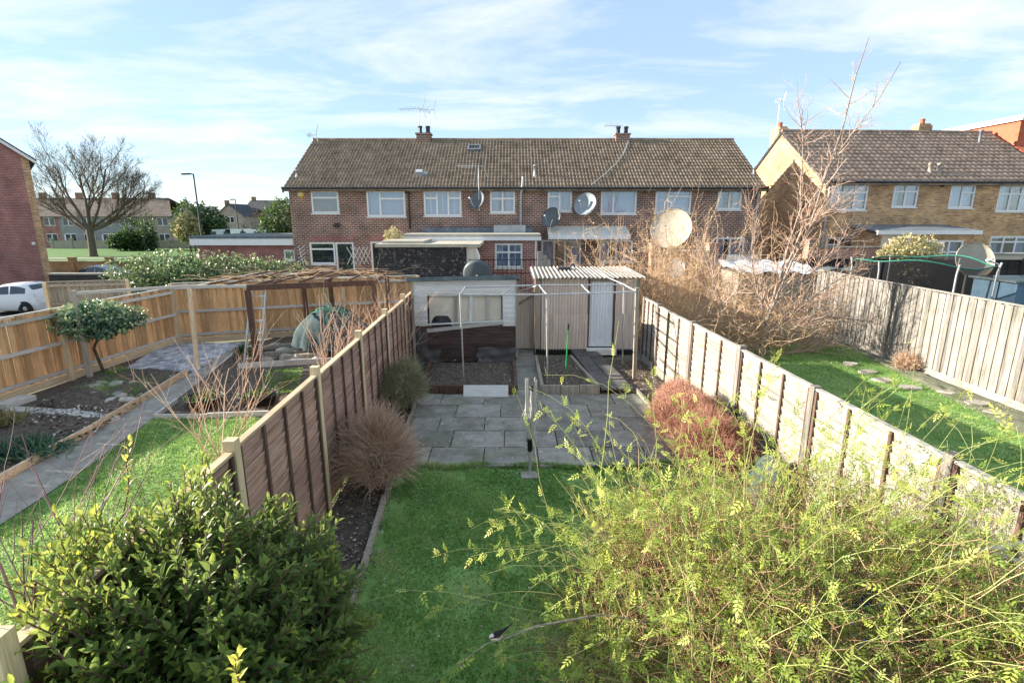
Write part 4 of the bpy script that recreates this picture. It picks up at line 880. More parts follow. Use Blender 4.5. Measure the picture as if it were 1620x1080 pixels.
# street lamps
def lamp(label, px, top, Y, arm):
    q = PD(px, top, Y); z0 = gz(Y); l = thing('street_lamp', label, 'street lamp', (q.x, Y, z0)); b = MB(); b.tube([(q.x, Y, z0), (q.x, Y, z0+1.4), (q.x, Y, z0+1.5), (q.x, Y, q.z)], [.11, .11, .08, .06], 10); b.build('column', 'lamp_black', l)
    b = MB(); b.tube([(q.x+.05, Y, q.z), (q.x-arm*.4, Y, q.z+.05)], .05, 8); b.build('arm', 'lamp_black', l); b = MB(); b.beam((q.x-arm*.35, Y, q.z+.05), (q.x-arm*1.3, Y, q.z+.02), .3, .12); b.build('lamp_head', 'lamp_black', l)
lamp('tall black street lamp with flat lamp head behind the garage', 306, 276, 50, .8); lamp('thin distant street lamp in front of the red villa', 372, 316, 75, .5)

# ---------------------------------------------------------------- dishes, aerials
def dish(label, px, py, Y, dia, mat, aim, post=None, wall_y=None, group=None):
    q = PD(px, py, Y); t = thing('satellite_dish', label, 'satellite dish', q); aim = Vector(aim).normalized(); rot = aim.to_track_quat('Z', 'Y').to_matrix(); r = dia/2; dp = dia*.13
    pr = [(r*k/7, dp*(k/7)**2-dp) for k in range(8)]; b = MB(); b.lathe(q, [(max(.001, a), h) for a, h in pr]+[(r, .012), (r*.99, -.02)]+[(max(.001, a), h-.025) for a, h in reversed(pr)], 28, rot=rot); b.build('reflector', mat, t)
    dn = (rot @ Vector((0, -1, 0)));
    if dn.z > 0: dn = -dn
    e = q+dn*r*.95; f = q+aim*dia*.55+dn*r*.25; b = MB(); b.tube([e-aim*.01, (e+f)/2+dn*.05, f], .014, 6); b.build('feed_arm', 'pipe_grey', t); b = MB(); b.beam(f-aim*.05, f+aim*.07, .06, .06); b.build('receiver', 'pipe_grey', t)
    bk = q-aim*(dp+.03); b = MB()
    if wall_y: b.tube([bk, bk-aim*.12, (bk.x, wall_y-.02, bk.z-.12)], .022, 6); b.build('bracket', 'gutter', t)
    else: b.tube([bk, bk-aim*.1, (bk-aim*.1)-Vector((0, 0, post))], .04, 8); b.build('pole', 'galv', t)
dish('dark dish under the pole aerial on the terrace wall', 754.5, 316, 25.5, .86, 'dish_dark', (-.62, -.8, .35), wall_y=26)
dish('dark dish beside the awning on the terrace wall', 872, 344, 25.3, .98, 'dish_dark', (-.55, -.8, .35), wall_y=26)
dish('mid grey dish between the upper windows of the third house', 925.5, 322.5, 25.3, 1.1, 'dish_grey', (-.5, -.85, .4), wall_y=26)
dish('huge cream dish on a pole among the dry climbers', 1061, 361, 20.3, 1.55, 'dish_cream', (-.45, -.8, .35), post=3.0)
dish('large cream dish on a pole beside the trampoline', 1543, 411, 18.6, 1.28, 'dish_cream', (-.1, -.9, .3), post=1.7)
dish('grey dish low behind the dry climbers', 1067, 424, 19.2, .75, 'dish_grey', (-.3, -.8, .5), post=1.0)
dish('dark round dish showing its back above the white shed roof', 756, 433, 17.3, .98, 'dish_dark', (.05, .95, .35), post=1.3)
def yagi(label, px, py, Y, hgt, L, ang, base=None):
    q = PD(px, py, Y); t = thing('tv_aerial', label, 'aerial', q-Vector((0, 0, hgt))); b = MB(); b.tube([q-Vector((0, 0, hgt)), q], .022, 6); b.build('mast', 'alu', t)
    d = Vector((math.cos(ang), math.sin(ang), 0)); s = Vector((-d.y, d.x, 0)); b = MB(); b.tube([q-d*.25, q+d*L], .014, 5); b.build('boom', 'alu', t)
    for k in range(8):
        c = q+d*L*k/7.5; b = MB(); w = .22-.012*k; b.tube([c-s*w*.5-Vector((0, 0, w*.6)), c+s*w*.5+Vector((0, 0, w*.6))], .009, 4); b.build('element', 'alu', t)
    b = MB()
    for a in (-.5, .5): b.beam(q-d*.25, q-d*.4+Vector((0, 0, a)), .05, .01)
    b.build('reflector', 'alu', t)
yagi('pale aerial on a mast above the dark wall dish', 757, 263, 25.6, 2.0, 1.0, R(185)); yagi('thin aerial on the chimney with two pots above the roof window', 662, 172, 30.3, 1.5, 1.1, R(170)); yagi('second mast aerial on the same chimney', 679, 174, 30.5, 1.4, .6, R(175))
yagi('small aerial on the right chimney of the dark terrace', 977, 199, 30.4, .7, .7, R(178)); yagi('small aerial at the left end of the terrace ridge', 494, 214, 30.3, .35, .35, R(160)); yagi('aerial on the chimney of the sunlit gable', 1234, 160, 32, 1.9, .3, R(200))
o = MB(); P0, P1 = roof_pt(995, 222)+Vector((0, 0, .1)), roof_pt(935, 296)+Vector((0, -.1, .05)); o.tube([P0.lerp(P1, t)+Vector((.9*math.sin(math.pi*t)*.45, 0, .05)) for t in np.linspace(0, 1, 9)], .022, 5); tag(o.build('roof_cable', 'pipe_grey'), 'pale cable hanging across the terrace roof from the right chimney', 'cable')
o = MB(); P0, P1 = PD(1212, 292, 25.8), PD(1260, 283, 26.5); o.tube([PD(1180, 302, 25.6), PD(1225, 293, 25.6), PD(1290, 280, 26.6)], .02, 5); tag(o.build('overhead_cable', 'terracotta'), 'thin cable strung between the two terraces', 'cable')

# ---------------------------------------------------------------- sheds
def corr(b_name, fr, root, a0, a1, z0, z1, d, mat, pitch=.075, amp=.012, dtop=None, thick=.004):
    n = int((a1-a0)/pitch*6)+1; A = np.linspace(a0, a1, n); off = amp*np.sin(2*np.pi*A/pitch); dt = d if dtop is None else dtop; V = []
    for s in (0, thick):
        for i, a in enumerate(A): V.append(tuple(fr.pt(a, z0, d+off[i]-s)))
        for i, a in enumerate(A): V.append(tuple(fr.pt(a, z1, dt+off[i]-s)))
    i = np.arange(n-1); F1 = np.stack([i, i+1, i+1+n, i+n], 1); F2 = (F1+2*n)[:, ::-1]; e = np.array([[n-1+k*0, n-1+2*n, 2*n-1+2*n, 2*n-1], [0, n, 3*n, 2*n]])
    return np_mesh(b_name, V, np.concatenate([F1, F2, e]), mat, root, None, True)
SY = 12.25; Sf = Fr((0, SY, 0)); sa0, sa1 = Sf.hit(656, 500)[0], Sf.hit(817, 500)[0]; sz = Sf.hit(735, 443)[1]
shed = thing('shed', 'old white painted shed with open window and dark lower boards', 'shed', Sf.pt((sa0+sa1)/2, 0, -1)); w0, zb, w1, zt = Sf.rect(675, 463.7, 795, 512); zm = Sf.hit(735, 516)[1]
nb = 9
for k in range(nb):                        # white boards, left and right of the window and above it
    z0, z1 = zm+(sz-zm)*k/nb, zm+(sz-zm)*(k+1)/nb; zc = (z0+z1)/2
    for a, c in ([(sa0, sa1)] if zc > zt else [(sa0, w0), (w1, sa1)]):
        piece('board', shed, Sf.pt(a, zc, -.006+random.uniform(-.004, .004)), Sf.pt(c, zc+random.uniform(-.004, .004), -.006), .02, (z1-z0)*1.06, 'white_flaky', (Sf.n*.16+Vector((0, 0, 1))).normalized())
for k in range(6):
    z0, z1 = .06+(zm-.06)*k/6, .06+(zm-.06)*(k+1)/6; piece('board', shed, Sf.pt(sa0+.02, (z0+z1)/2, -.01), Sf.pt(sa1-.02, (z0+z1)/2+random.uniform(-.006, .006), -.01), .02, (z1-z0)*1.06, 'shed_stain', (Sf.n*.16+Vector((0, 0, 1))).normalized())
b = MB()
for a in (sa0+.02, sa1-.02): b.add([Sf.pt(a, 0, -.02), Sf.pt(a, 0, -2.1), Sf.pt(a, sz-.46, -2.1), Sf.pt(a, sz-.02, -.02)], [(0, 1, 2, 3)])
b.add([Sf.pt(sa0, 0, -2.1), Sf.pt(sa1, 0, -2.1), Sf.pt(sa1, sz-.46, -2.1), Sf.pt(sa0, sz-.46, -2.1)], [(0, 1, 2, 3)]); b.build('wall', 'wood_old', shed)
b = MB(); Sf.box(b, w0+.03, w1-.03, zb-.1, zt+.1, -.10, -.09); b.build('inner_lining', 'lining', shed)
b = MB(); Sf.box(b, sa0+.05, sa1-.05, zb-.34, zb-.32, -.42, -.03); b.build('bench', 'wood_old', shed)
for a, wd, mt in ((w0+.66, .07, 'wood_old'), (w0+1.02, .075, 'white_flaky'), (w0+1.42, .05, 'wood_rail'), (w0+1.0, .02, 'white_paint')):
    piece('mullion', shed, Sf.pt(a, zb-.02, -.05), Sf.pt(a+.02, zt, -.05), wd, .04, mt, Sf.n)
b = MB(); Sf.box(b, w0-.02, w1+.02, zt-.01, zt+.03, -.03, .02); b.build('window_head', 'cream_paint', shed)
b = MB(); a, z = Sf.hit(698, 512); b.lathe(Sf.pt(a, z-.02, -.085), [(.002, .02), (.24, .015), (.24, -.015), (.002, -.02)], 24, rot=Matrix.Rotation(R(84), 3, 'X')); tag(b.build('round_lid', 'gutter'), 'black round lid standing inside the white shed window', 'lid')
p0, p1 = Sf.hit(676, 523), Sf.hit(797, 509); piece('loose_plank', shed, Sf.pt(p0[0], p0[1], .03), Sf.pt(p1[0], p1[1], .025), .02, .09, 'wood_rail', (0, 0, 1))
p0, p1 = Sf.hit(676, 513), Sf.hit(797, 507); piece('sill', shed, Sf.pt(p0[0], p0[1], .012), Sf.pt(p1[0], p1[1], .012), .06, .03, 'white_flaky')
b = MB(); rz0, rz1 = Sf.hit(646, 441)[1], Sf.hit(820, 437)[1]; l, r_ = Sf.hit(645, 441)[0], Sf.hit(822, 441)[0]
b.hexa([Sf.pt(l, rz0-.04, .16), Sf.pt(r_, rz1-.04, .16), Sf.pt(r_, rz1-.52, -2.3), Sf.pt(l, rz0-.52, -2.3), Sf.pt(l, rz0+.05, .16), Sf.pt(r_, rz1+.05, .16), Sf.pt(r_, rz1-.42, -2.3), Sf.pt(l, rz0-.42, -2.3)]); b.build('roof', 'felt', shed)
def drape(name, fr, root, a0, a1, z0, z1, d, mat, amp=.03, n=16, tag_=None):
    V = []; 
    for j in range(n):
        for i in range(n):
            u, v = i/(n-1), j/(n-1); V.append(tuple(fr.pt(a0+(a1-a0)*u+.02*math.sin(9*v), z0+(z1-z0)*v+.02*math.sin(7*u), d+amp*(math.sin(11*u+6*v)+.7*math.sin(5*u-13*v))*.5*(1-.6*v)+amp)))
    ix = np.arange(n*n).reshape(n, n); return np_mesh(name, V, np.stack([ix[:-1, :-1], ix[:-1, 1:], ix[1:, 1:], ix[1:, :-1]], -1).reshape(-1, 4), mat, root, None, True)
r = Sf.rect(755, 549, 817, 573); drape('tarpaulin', Sf, shed, r[0], r[2], r[1], r[3], .012, 'tarp_dark'); r = Sf.rect(659, 552, 697, 577); drape('tarpaulin', Sf, shed, r[0], r[2], r[1], r[3], .012, 'tarp_dark')
r = Sf.rect(658, 524, 676, 560); drape('felt_flap', Sf, shed, r[0], r[2], r[1], r[3], .012, 'tarp_dark', .01)
for px in (654, 818): q = Sf.hit(px, 500)[0]; piece('corner_post', shed, Sf.pt(q, 0, .01), Sf.pt(q, sz-.02, .01), .06, .05, 'wood_old', Sf.n)

KY = 13.25; Kf = Fr((0, KY, 0)); ka0, ka1 = Kf.hit(848, 500)[0], Kf.hit(1009, 500)[0]; kz = Kf.hit(930, 440)[1]
k2 = thing('corrugated_shed', 'shed of brown corrugated plastic with a white corrugated door', 'shed', Kf.pt((ka0+ka1)/2, 0, -1)); z0 = .10
s0, s1, s2, s3 = [Kf.hit(x, 500)[0] for x in (856, 930, 972.6, 1005)]; d0, d1 = Kf.hit(932.5, 500)[0], Kf.hit(970.5, 500)[0]; zs = Kf.hit(880, 499)[1]
corr('wall_sheet', Kf, k2, s0, s1, zs-.03, kz-.01, 0, 'plastic_brown'); corr('wall_sheet', Kf, k2, s0, s1, z0, zs+.03, .014, 'plastic_brown')
corr('wall_sheet', Kf, k2, s2, s3, zs-.03, kz-.01, 0, 'plastic_brown'); corr('wall_sheet', Kf, k2, s2, s3, z0, zs+.03, .014, 'plastic_brown')
dz1 = Kf.hit(950, 446)[1]; dr = corr('door', Kf, k2, d0, d1, zs-.03, dz1, -.03, 'plastic_white'); corr('lower_sheet', Kf, dr, d0, d1, .18, zs+.03, -.014, 'plastic_white')
b = MB(); Kf.box(b, d0, d1, dz1+.004, kz-.01, -.05, -.03); b.build('header', 'wood_old', k2)
for px, w, m_ in ((851, .14, 'wood_old'), (931, .05, 'wood_dark'), (971.5, .06, 'wood_dark'), (1007, .08, 'wood_old')):
    q = Kf.hit(px, 500)[0]; piece('post', k2, Kf.pt(q, 0, -.03), Kf.pt(q, kz-.02, -.03), w, .07, m_, Kf.n)
for px0, px1 in ((856, 930), (973, 1005)):
    piece('rail', k2, Kf.pt(Kf.hit(px0, 500)[0], zs, -.04), Kf.pt(Kf.hit(px1, 500)[0], zs, -.04), .04, .06, 'wood_dark')
b = MB(); Kf.box(b, ka0, ka1, .0, z0+.02, -.03, .02); b.build('base_strip', 'black', k2)
b = MB()
for a in (ka0+.02, ka1-.02): b.add([Kf.pt(a, 0, -.02), Kf.pt(a, 0, -2.2), Kf.pt(a, kz+.02, -2.2), Kf.pt(a, kz-.05, -.02)], [(0, 1, 2, 3)])
b.add([Kf.pt(ka0, 0, -2.2), Kf.pt(ka1, 0, -2.2), Kf.pt(ka1, kz, -2.2), Kf.pt(ka0, kz, -2.2)], [(0, 1, 2, 3)]); b.build('wall', 'wood_dark', k2)
r = Kf.rect(926.5, 550, 972.5, 559.5); b = MB(); Kf.box(b, r[0], r[2], .02, .16, .03, .25); b.build('door_step', 'white_flaky', k2)
# corrugated roof sheets, each lapped over the next
rz0 = kz+.03; rz1 = PD(900, 423, KY+2.2).z; pt_ = .11
for k in range(4):
    a0, a1 = ka0-.12+(ka1-ka0+.22)*k/4, ka0-.12+(ka1-ka0+.22)*(k+1)/4+.05; n = int((a1-a0)/pt_*6)+1; A = np.linspace(a0, a1, n); V = []; skew = random.uniform(-.03, .05)
    for sgn in (0, -.006):
        for dd, zz in ((.22+skew, rz0-.01), (-2.35+skew, rz1)):
            for a in A: V.append(tuple(Kf.pt(a, zz+.022*math.sin(2*math.pi*a/pt_)+.012*(k % 2)+sgn, dd)))
    i = np.arange(n-1); F1 = np.stack([i, i+1, i+1+n, i+n], 1); E1 = np.stack([i, i+2*n, i+1+2*n, i+1], 1)
    np_mesh('roof_sheet', V, np.concatenate([F1, (F1+2*n)[:, ::-1], E1]), 'corr_roof', k2, None, True)
b = MB(); q = PD(893, 426, KY+1.5); b.box(q.x-.18, q.x+.16, q.y-.12, q.y+.15, q.z-.02, q.z+.07); tag(b.build('brick_weight', 'slate'), 'dark block weighing down the corrugated shed roof', 'block')
# brown door standing between the sheds
gfr = Fr((0, 13.6, 0)); r = gfr.rect(817, 462, 846, 531); g = thing('wooden_door', 'red brown board door standing in the gap between the two sheds', 'door', gfr.pt((r[0]+r[2])/2, 0))
for k in range(3): piece('board', g, gfr.pt(r[0]+(r[2]-r[0])*(k+.5)/3, .05, .004*k), gfr.pt(r[0]+(r[2]-r[0])*(k+.5)/3, r[3], .004*k), (r[2]-r[0])/3*.98, .025, 'plastic_brown', gfr.n)
piece('brace', g, gfr.pt(r[0], r[3]-.35, .03), gfr.pt(r[2]+.1, r[3]+.02, .03), .06, .03, 'wood_old', gfr.n)

# ---------------------------------------------------------------- vegetable beds, paths and frame in front of the sheds
def raised_bed(label, q, h, nfront):
    e = thing('raised_bed', label, 'raised bed', ((q[0][0]+q[1][0])/2, q[0][1], 0))
    for (a, b_), n in zip(((q[0], q[1]), (q[1], q[2]), (q[3], q[0])), (nfront, 3, 3)):
        a, b_ = Vector((*a[:2], 0)), Vector((*b_[:2], 0))
        for k in range(n):
            p0, p1 = a.lerp(b_, k/n), a.lerp(b_, (k+1)/n); t = (p1-p0).normalized()*.006; z = random.uniform(-.015, .01)
            piece('edging_block', e, p0+t+Vector((0, 0, h/2+z)), p1-t+Vector((0, 0, h/2+z+random.uniform(-.006, .006))), .07, h, 'wood_dark' if label.startswith('left') else 'wood_old')
    i = [Vector((*p[:2], 0)) for p in q]; c = (i[0]+i[1]+i[2]+i[3])/4; i = [c+(p-c)*.97 for p in i]
    s = patch('soil_fill', i, 30, 30, .02, 'soil', h-.09, 5, .05); s.parent = e; s.location = -e.location; del s['kind']
    litter('bark_chips', 1100, inquad(i), h-.02, .012, .04, None, parent=e)
    return e
bl = [G(662, 626), G(818, 626), G(808, 582), G(680, 582)]; bl = [p for p in bl]
raised_bed('left raised bed of bare soil in front of the white shed', [(-1.83, 9.98), (.08, 9.98), (.04, 12.0), (-1.9, 12.0)], .20, 5)
raised_bed('right raised bed of bare soil with the green cane', [(.60, 9.98), (1.72, 9.98), (1.42, 12.3), (.58, 12.3)], .20, 3)
sheet('garden_path', [(.1, 9.9), (.56, 9.9), (.56, 13.6), (.06, 13.6)], .012, 'concrete'); sheet('garden_path', [(-1.95, 12.0), (.1, 12.0), (.1, 12.3), (-1.95, 12.3)], .016, 'concrete')
ramp = sheet('garden_path', [(1.76, 9.95), (2.42, 9.95), (2.3, 13.2), (1.5, 13.2)], .01, 'soil')
for j in range(5):
    for i in range(2):
        y0 = 10.0+j*.63; sx = lambda y: 1.78-(y-10)*.085
        piece('paving_slab', ramp, (sx(y0)+.33*(i+.5), y0+.01, .10+random.uniform(-.01, .01)), (sx(y0+.6)+.33*(i+.5), y0+.6, .10+random.uniform(-.01, .01)), .315, .05, 'slab_dark')
b = MB(); p0 = G(733, 630); p1 = G(804, 630); b.hexa([p0, p1, p1+Vector((0, .05, 0)), p0+Vector((0, .05, 0)), p0+Vector((0, .09, .23)), p1+Vector((0, .09, .23)), p1+Vector((0, .13, .23)), p0+Vector((0, .13, .23))]); tag(b.build('white_board', 'white_flaky'), 'short white board leaning against the front of the left raised bed', 'board')
pf = thing('pipe_frame', 'rectangular frame of grey metal pipes over the raised beds', 'frame', G(800, 609))
fz = 1.93; J = {'a': G(728, 466, fz), 'b': G(865, 466, fz), 'c': G(1008, 461, fz+.02), 'd': G(736, 454, fz), 'e': G(853, 451, fz+.02), 'f': G(987, 450, fz+.03)}
def rod(p0, p1, r=.017, name='pipe', mat='galv'): o = MB(); o.tube([p0, (Vector(p0)+Vector(p1))/2+Vector((0, 0, -.006)), p1], r, 7); return o.build(name, mat, pf)
for k, px, py in (('a', 733.8, 609), ('b', 866, 609), ('f', 984.6, 578)): q = G(px, py, .0); rod(q, J[k]+Vector((0, 0, .03)), .019, 'upright')
q = G(1003.4, 602); piece('post', pf, q, J['c']+Vector((0, 0, .08)), .075, .075, 'wood_old')
for s, e in (('a', 'b'), ('b', 'c'), ('d', 'e'), ('e', 'f'), ('a', 'd'), ('b', 'e'), ('c', 'f')): rod(J[s], J[e])
rod(J['a'].lerp(J['b'], .48), J['d'].lerp(J['e'], .66)); rod(J['b'].lerp(J['c'], .47), J['e'].lerp(J['f'], .5)); rod(J['f'], J['f']+Vector((-.35, 1.3, .12))); rod(J['e']+Vector((-.6, .5, -.25)), J['e'])
b = MB(); p0, p1 = G(894, 606, .12), PD(899, 521, G(894, 606, .12).y-.02); b.tube([p0, p1], .014, 7); ca = b.build('garden_cane', 'cane_green'); tag(ca, 'bright green cane with black tip standing in the right raised bed', 'cane')
b = MB(); b.tube([p1, p1+(p1-p0).normalized()*.12], .017, 7); b.build('tip', 'black', ca); b = MB(); b.tube([p0-Vector((0, 0, .05)), p0+(p1-p0)*.08], .017, 7); b.build('spike', 'black', ca)
# folded rotary clothes line
q = G(838, 752); ra = thing('rotary_clothes_line', 'folded rotary clothes line with pale cords standing at the patio edge', 'clothes line', q); top = 1.36
b = MB(); b.tube([q, q+Vector((0, 0, .42))], .021, 8); b.tube([q+Vector((0, 0, .421)), q+Vector((.02, .01, top-.12))], .018, 8); b.build('pole', 'galv', ra); b = MB(); b.lathe(q+Vector((0, 0, .36)), [(.022, 0), (.035, .02), (.035, .13), (.05, .15), (.045, .2), (.02, .2)], 10); b.build('hub', 'black', ra)
b = MB(); b.lathe(q+Vector((.02, .01, top-.14)), [(.02, 0), (.04, .03), (.035, .06), (.005, .07)], 8); b.build('top_cap', 'black', ra)
for k in range(4):
    a = .6+k*math.pi/2; o = Vector((math.cos(a), math.sin(a)*.6, 0)); b = MB(); b.tube([q+o*.03+Vector((0, 0, .55)), q+o*.06+Vector((0, 0, .95)), q+o*.085+Vector((.01, 0, top+.02*k))], .012, 6); b.build('arm', 'alu', ra)
P = []
for k in range(46):
    a = random.uniform(0, 6.283); o = np.array([math.cos(a), math.sin(a)*.6, 0]); c = np.array(q); h1 = random.uniform(.85, top-.03); sag = random.uniform(.02, .4)
    P.append([c+o*random.uniform(.04, .085)+np.array([0, 0, h1]), c+o*random.uniform(.06, .10)+np.array([.02*random.gauss(0, 1), 0, h1*.62+.2]), c+o*random.uniform(.03, .085)+np.array([0, 0, .5+.2*random.random()]), c+o*.06+np.array([.03, 0, .50])])
V, Fc = tubes_np(np.array(P), np.full((46, 4), .0028), 4); np_mesh('cords', V, Fc, 'cord', ra, None, True)['kind'] = 'stuff'
b = MB(); b.box(q.x-.12, q.x+.11, q.y-.10, q.y+.09, -.02, .02); b.build('concrete_base', 'concrete', ra)
# dark cover beside the heather
def blob(name, c, rx, ry, h, mat, label, cat, n=20, m=9, amp=.05, parent=None, f=5.):
    V = []; c = Vector(c)
    for j in range(m):
        t = j/(m-1); rr = math.cos(t*math.pi/2)**.55 if t < 1 else .001
        for k in range(n):
            a = 2*math.pi*k/n; w = 1+amp*math.sin(a*f+t*3)+amp*.7*math.sin(a*9+1.3); V.append((c.x+rx*rr*w*math.cos(a), c.y+ry*rr*w*math.sin(a), c.z+h*t*(1+amp*.5*math.sin(a*3))))
    Fc = [(j*n+k, j*n+(k+1) % n, (j+1)*n+(k+1) % n, (j+1)*n+k) for j in range(m-1) for k in range(n)]
    o = np_mesh(name, V, Fc, mat, parent, None, True); return tag(o, label, cat) if label else o
blob('covered_bin', (3.2, 5.95, 0), .24, .34, .62, 'tarp_blue', 'dark teal plastic cover between the heather and the grey fence', 'cover')
# tarpaulin covered heap under the pergola with a coil of green rope
q = G(528, 560); tc = thing('covered_barbecue', 'dome of blue green tarpaulin tied with green rope under the pergola', 'tarpaulin', q)
blob('tarpaulin', (q.x, q.y+.1, .22), .98, .66, 1.04, 'tarp_blue', None, None, n=44, m=12, amp=.07, parent=tc, f=11.); b = MB()
for k in range(3):
    xx = q.x-.5+.5*k; b.beam((xx, q.y-.15, 0), (xx, q.y-.15, .34), .06, .06)
b.box(q.x-.62, q.x+.62, q.y-.3, q.y+.4, .20, .27); b.build('stand', 'black', tc); b = MB(); z = 1.15
for k in range(2): b.tube([(q.x+(.22+.04*k)*math.cos(t)*1.7, q.y-.0+(.2+.02*k)*math.sin(t), z+.05-.06*k-.05*math.cos(t*2)) for t in np.linspace(0, 6.283, 22)], .012, 5, False)
b.tube([(q.x+.3+.24*math.cos(t), q.y-.52, 1.0+.24*math.sin(t)) for t in np.linspace(0, 6.283, 20)], .011, 5, False); b.tube([(q.x+.05, q.y-.1, 1.2), (q.x+.0, q.y-.2, 1.55), (q.x-.02, q.y-.3, 1.86)], .013, 5); b.build('rope', 'rope_green', tc)

# pergola
pg = thing('pergola', 'dark brown pergola with a flat roof of dry vine stems', 'pergola', G(411, 574)); pz = 1.88
A0 = G(391, 455, pz); A1 = G(591, 447, pz); B0 = A0+Vector((.1, 3.0, 0)); B1 = G(612, 432, pz+.03)
def pbeam(p0, p1, w=.07, t=.13, mat='wood_dark', name='beam'): return piece(name, pg, p0, p1, w, t, mat)
pbeam(A0, A1); pbeam(B0, B1); pbeam(A1, B1, .06, .09); pbeam(A0, B0, .06, .09)
for p in (A0, A1, B0, B1, A0.lerp(B0, .8)+Vector((1.0, 0, 0))): piece('post', pg, (p.x+.03, p.y, 0), (p.x, p.y, pz-.06), .10, .10, 'wood_dark')
L0 = G(300, 455, pz); L1 = G(118, 467, pz); L2 = L0+Vector((.1, 3.1, 0)); piece('post', pg, (*G(313, 585).xy, 0), L0, .09, .09, 'wood_post'); pbeam(L0+Vector((0, 0, .03)), A0+Vector((0, 0, .03)), .05, .06, 'wood_rail'); pbeam(L0+Vector((0, 0, .04)), L1+Vector((0, 0, .04)), .05, .06, 'wood_rail'); pbeam(L2, B0, .05, .06, 'wood_rail'); pbeam(L0+Vector((.02, 0, .0)), L2, .05, .06, 'wood_rail')
piece('post', pg, (L1.x, L1.y, 0), L1+Vector((0, 0, .1)), .08, .08, 'wood_old')
for t in (.2, .4, .6, .8): pbeam(A0.lerp(A1, t)+Vector((0, 0, .09)), B0.lerp(B1, t)+Vector((0, 0, .09)), .04, .045, 'wood_dark', 'cross_rail')
for t in (.33, .66): pbeam(L0.lerp(A0, t)+Vector((0, 0, .08)), L2.lerp(B0, t)+Vector((0, 0, .08)), .04, .045, 'wood_dark', 'cross_rail')
K = 70; u, v = U(0, 1, K), U(0, 1, K); c = [np.array(x) for x in (L0, A1, B1, L2)]; p = c[0]*((1-u)*(1-v))[:, None]+c[1]*(u*(1-v))[:, None]+c[2]*(u*v)[:, None]+c[3]*((1-u)*v)[:, None]
p[:, 2] += U(.05, .16, K); d = np.column_stack([RNG.choice([-1, 1], K)*U(.6, 1, K), RNG.normal(size=K)*.35, RNG.normal(size=K)*.05]); Pp = curve_bundle(p, d, U(.5, 1.6, K), 7, 0, .16); Pp[:, :, 2] = np.clip(Pp[:, :, 2], pz+.04, pz+.26)
V, Fc = tubes_np(Pp, taper(K, 7, U(.004, .012, K), .003), 4); tag(np_mesh('dry_vine', V, Fc, 'tan_twig', None, np.repeat(U(.2, 1, K), 28), True), 'tangle of dry vine stems lying on top of the pergola', kind='stuff')
# ladder
ld = thing('stepladder', 'aluminium stepladder standing against the pergola post', 'ladder', G(405, 580)); ly = G(395, 580).y
p0, p1, p2, p3 = PD(386, 580, ly), PD(398, 456, ly+.25), PD(413, 576, ly+.1), PD(421, 456, ly+.3)
for a, c in ((p0, p1), (p2, p3)): piece('stile', ld, a, c, .03, .06, 'alu', (0, 1, 0))
for k in range(6): t = .1+.16*k; piece('rung', ld, p0.lerp(p1, t), p2.lerp(p3, t), .05, .03, 'alu')
# rockery stones and sleepers below the pergola
for k in range(22):
    q = G(random.uniform(410, 520), random.uniform(548, 574)); b = blob('rockery_stone', (q.x, q.y, 0), random.uniform(.10, .22), random.uniform(.08, .15), random.uniform(.08, .18), 'stone', 'rough grey stone in the rockery under the pergola', 'stone', 9, 5, .18); b['group'] = 'rockery stones under the pergola'
for k, (x0, y0, x1, y1) in enumerate(((420, 566, 500, 562), (450, 572, 520, 566), (410, 556, 470, 552))):
    a, c = G(x0, y0), G(x1, y1); o = piece('timber_sleeper', None, (a.x, a.y, .10), (c.x, c.y, .12), .16, .10, 'wood_old'); tag(o, 'weathered timber sleeper lying among the rockery stones', 'sleeper', 'sleepers in the rockery')
for k in range(9):
    q = G(random.uniform(140, 240), random.uniform(612, 640)); o = blob('bed_stone', (q.x, q.y, .08), random.uniform(.10, .2), random.uniform(.08, .13), random.uniform(.05, .11), 'stone', 'flat stone half buried in the mounded left bed', 'stone', 9, 5, .15); o['group'] = 'stones in the mounded bed'
for k, (px, py) in enumerate(((325, 645), (412, 640))):
    q = G(px, py); pl = thing('planter', ['round black planter with green seedlings beside the concrete path', 'round black planter with green seedlings beside the twiggy shrub'][k], 'planter', q); b = MB(); b.lathe(q, [(.24, 0), (.33, .22), (.36, .23), (.34, .2), (.002, .19)], 20); b.build('tub', 'black', pl)
    n = 160; p = np.column_stack([q.x+RNG.normal(size=n)*.13, q.y+RNG.normal(size=n)*.13, np.full(n, .2)]); d = rdir(n); d[:, 2] = np.abs(d[:, 2])+.4; V, Fc, kk = leaves_np(p, d, rdir(n), U(.06, .13, n), U(.03, .05, n)); np_mesh('seedlings', V, Fc, 'evergreen', pl, np.repeat(U(.3, 1, n), kk))['kind'] = 'stuff'

# ---------------------------------------------------------------- behind the back fences
tr = thing('trampoline', 'trampoline with dark safety net and green padded top ring', 'trampoline', G(1450, 470)); tcx, tcy = PD(1456, 420, 17.0).x, 17.0; rad = 1.8; tz = PD(1456, 413, 17).z
ring = [(tcx+rad*math.cos(t), tcy+rad*math.sin(t), tz+.10*math.sin(t*2+.4)+.05*math.sin(t*5)) for t in np.linspace(0, 2*math.pi, 40)]; b = MB(); b.tube(ring, .024, 6, False); b.build('top_ring', 'trampoline_green', tr)
m, nt, N, L, Pn = new_mat('net'); tb = N('ShaderNodeBsdfTransparent'); df = N('ShaderNodeBsdfDiffuse'); df.inputs[0].default_value = (.02, .02, .022, 1); mxn = N('ShaderNodeMixShader'); mxn.inputs[0].default_value = .62; L(tb.outputs[0], mxn.inputs[1]); L(df.outputs[0], mxn.inputs[2]); L(mxn.outputs[0], nt.nodes['Material Output'].inputs[0])
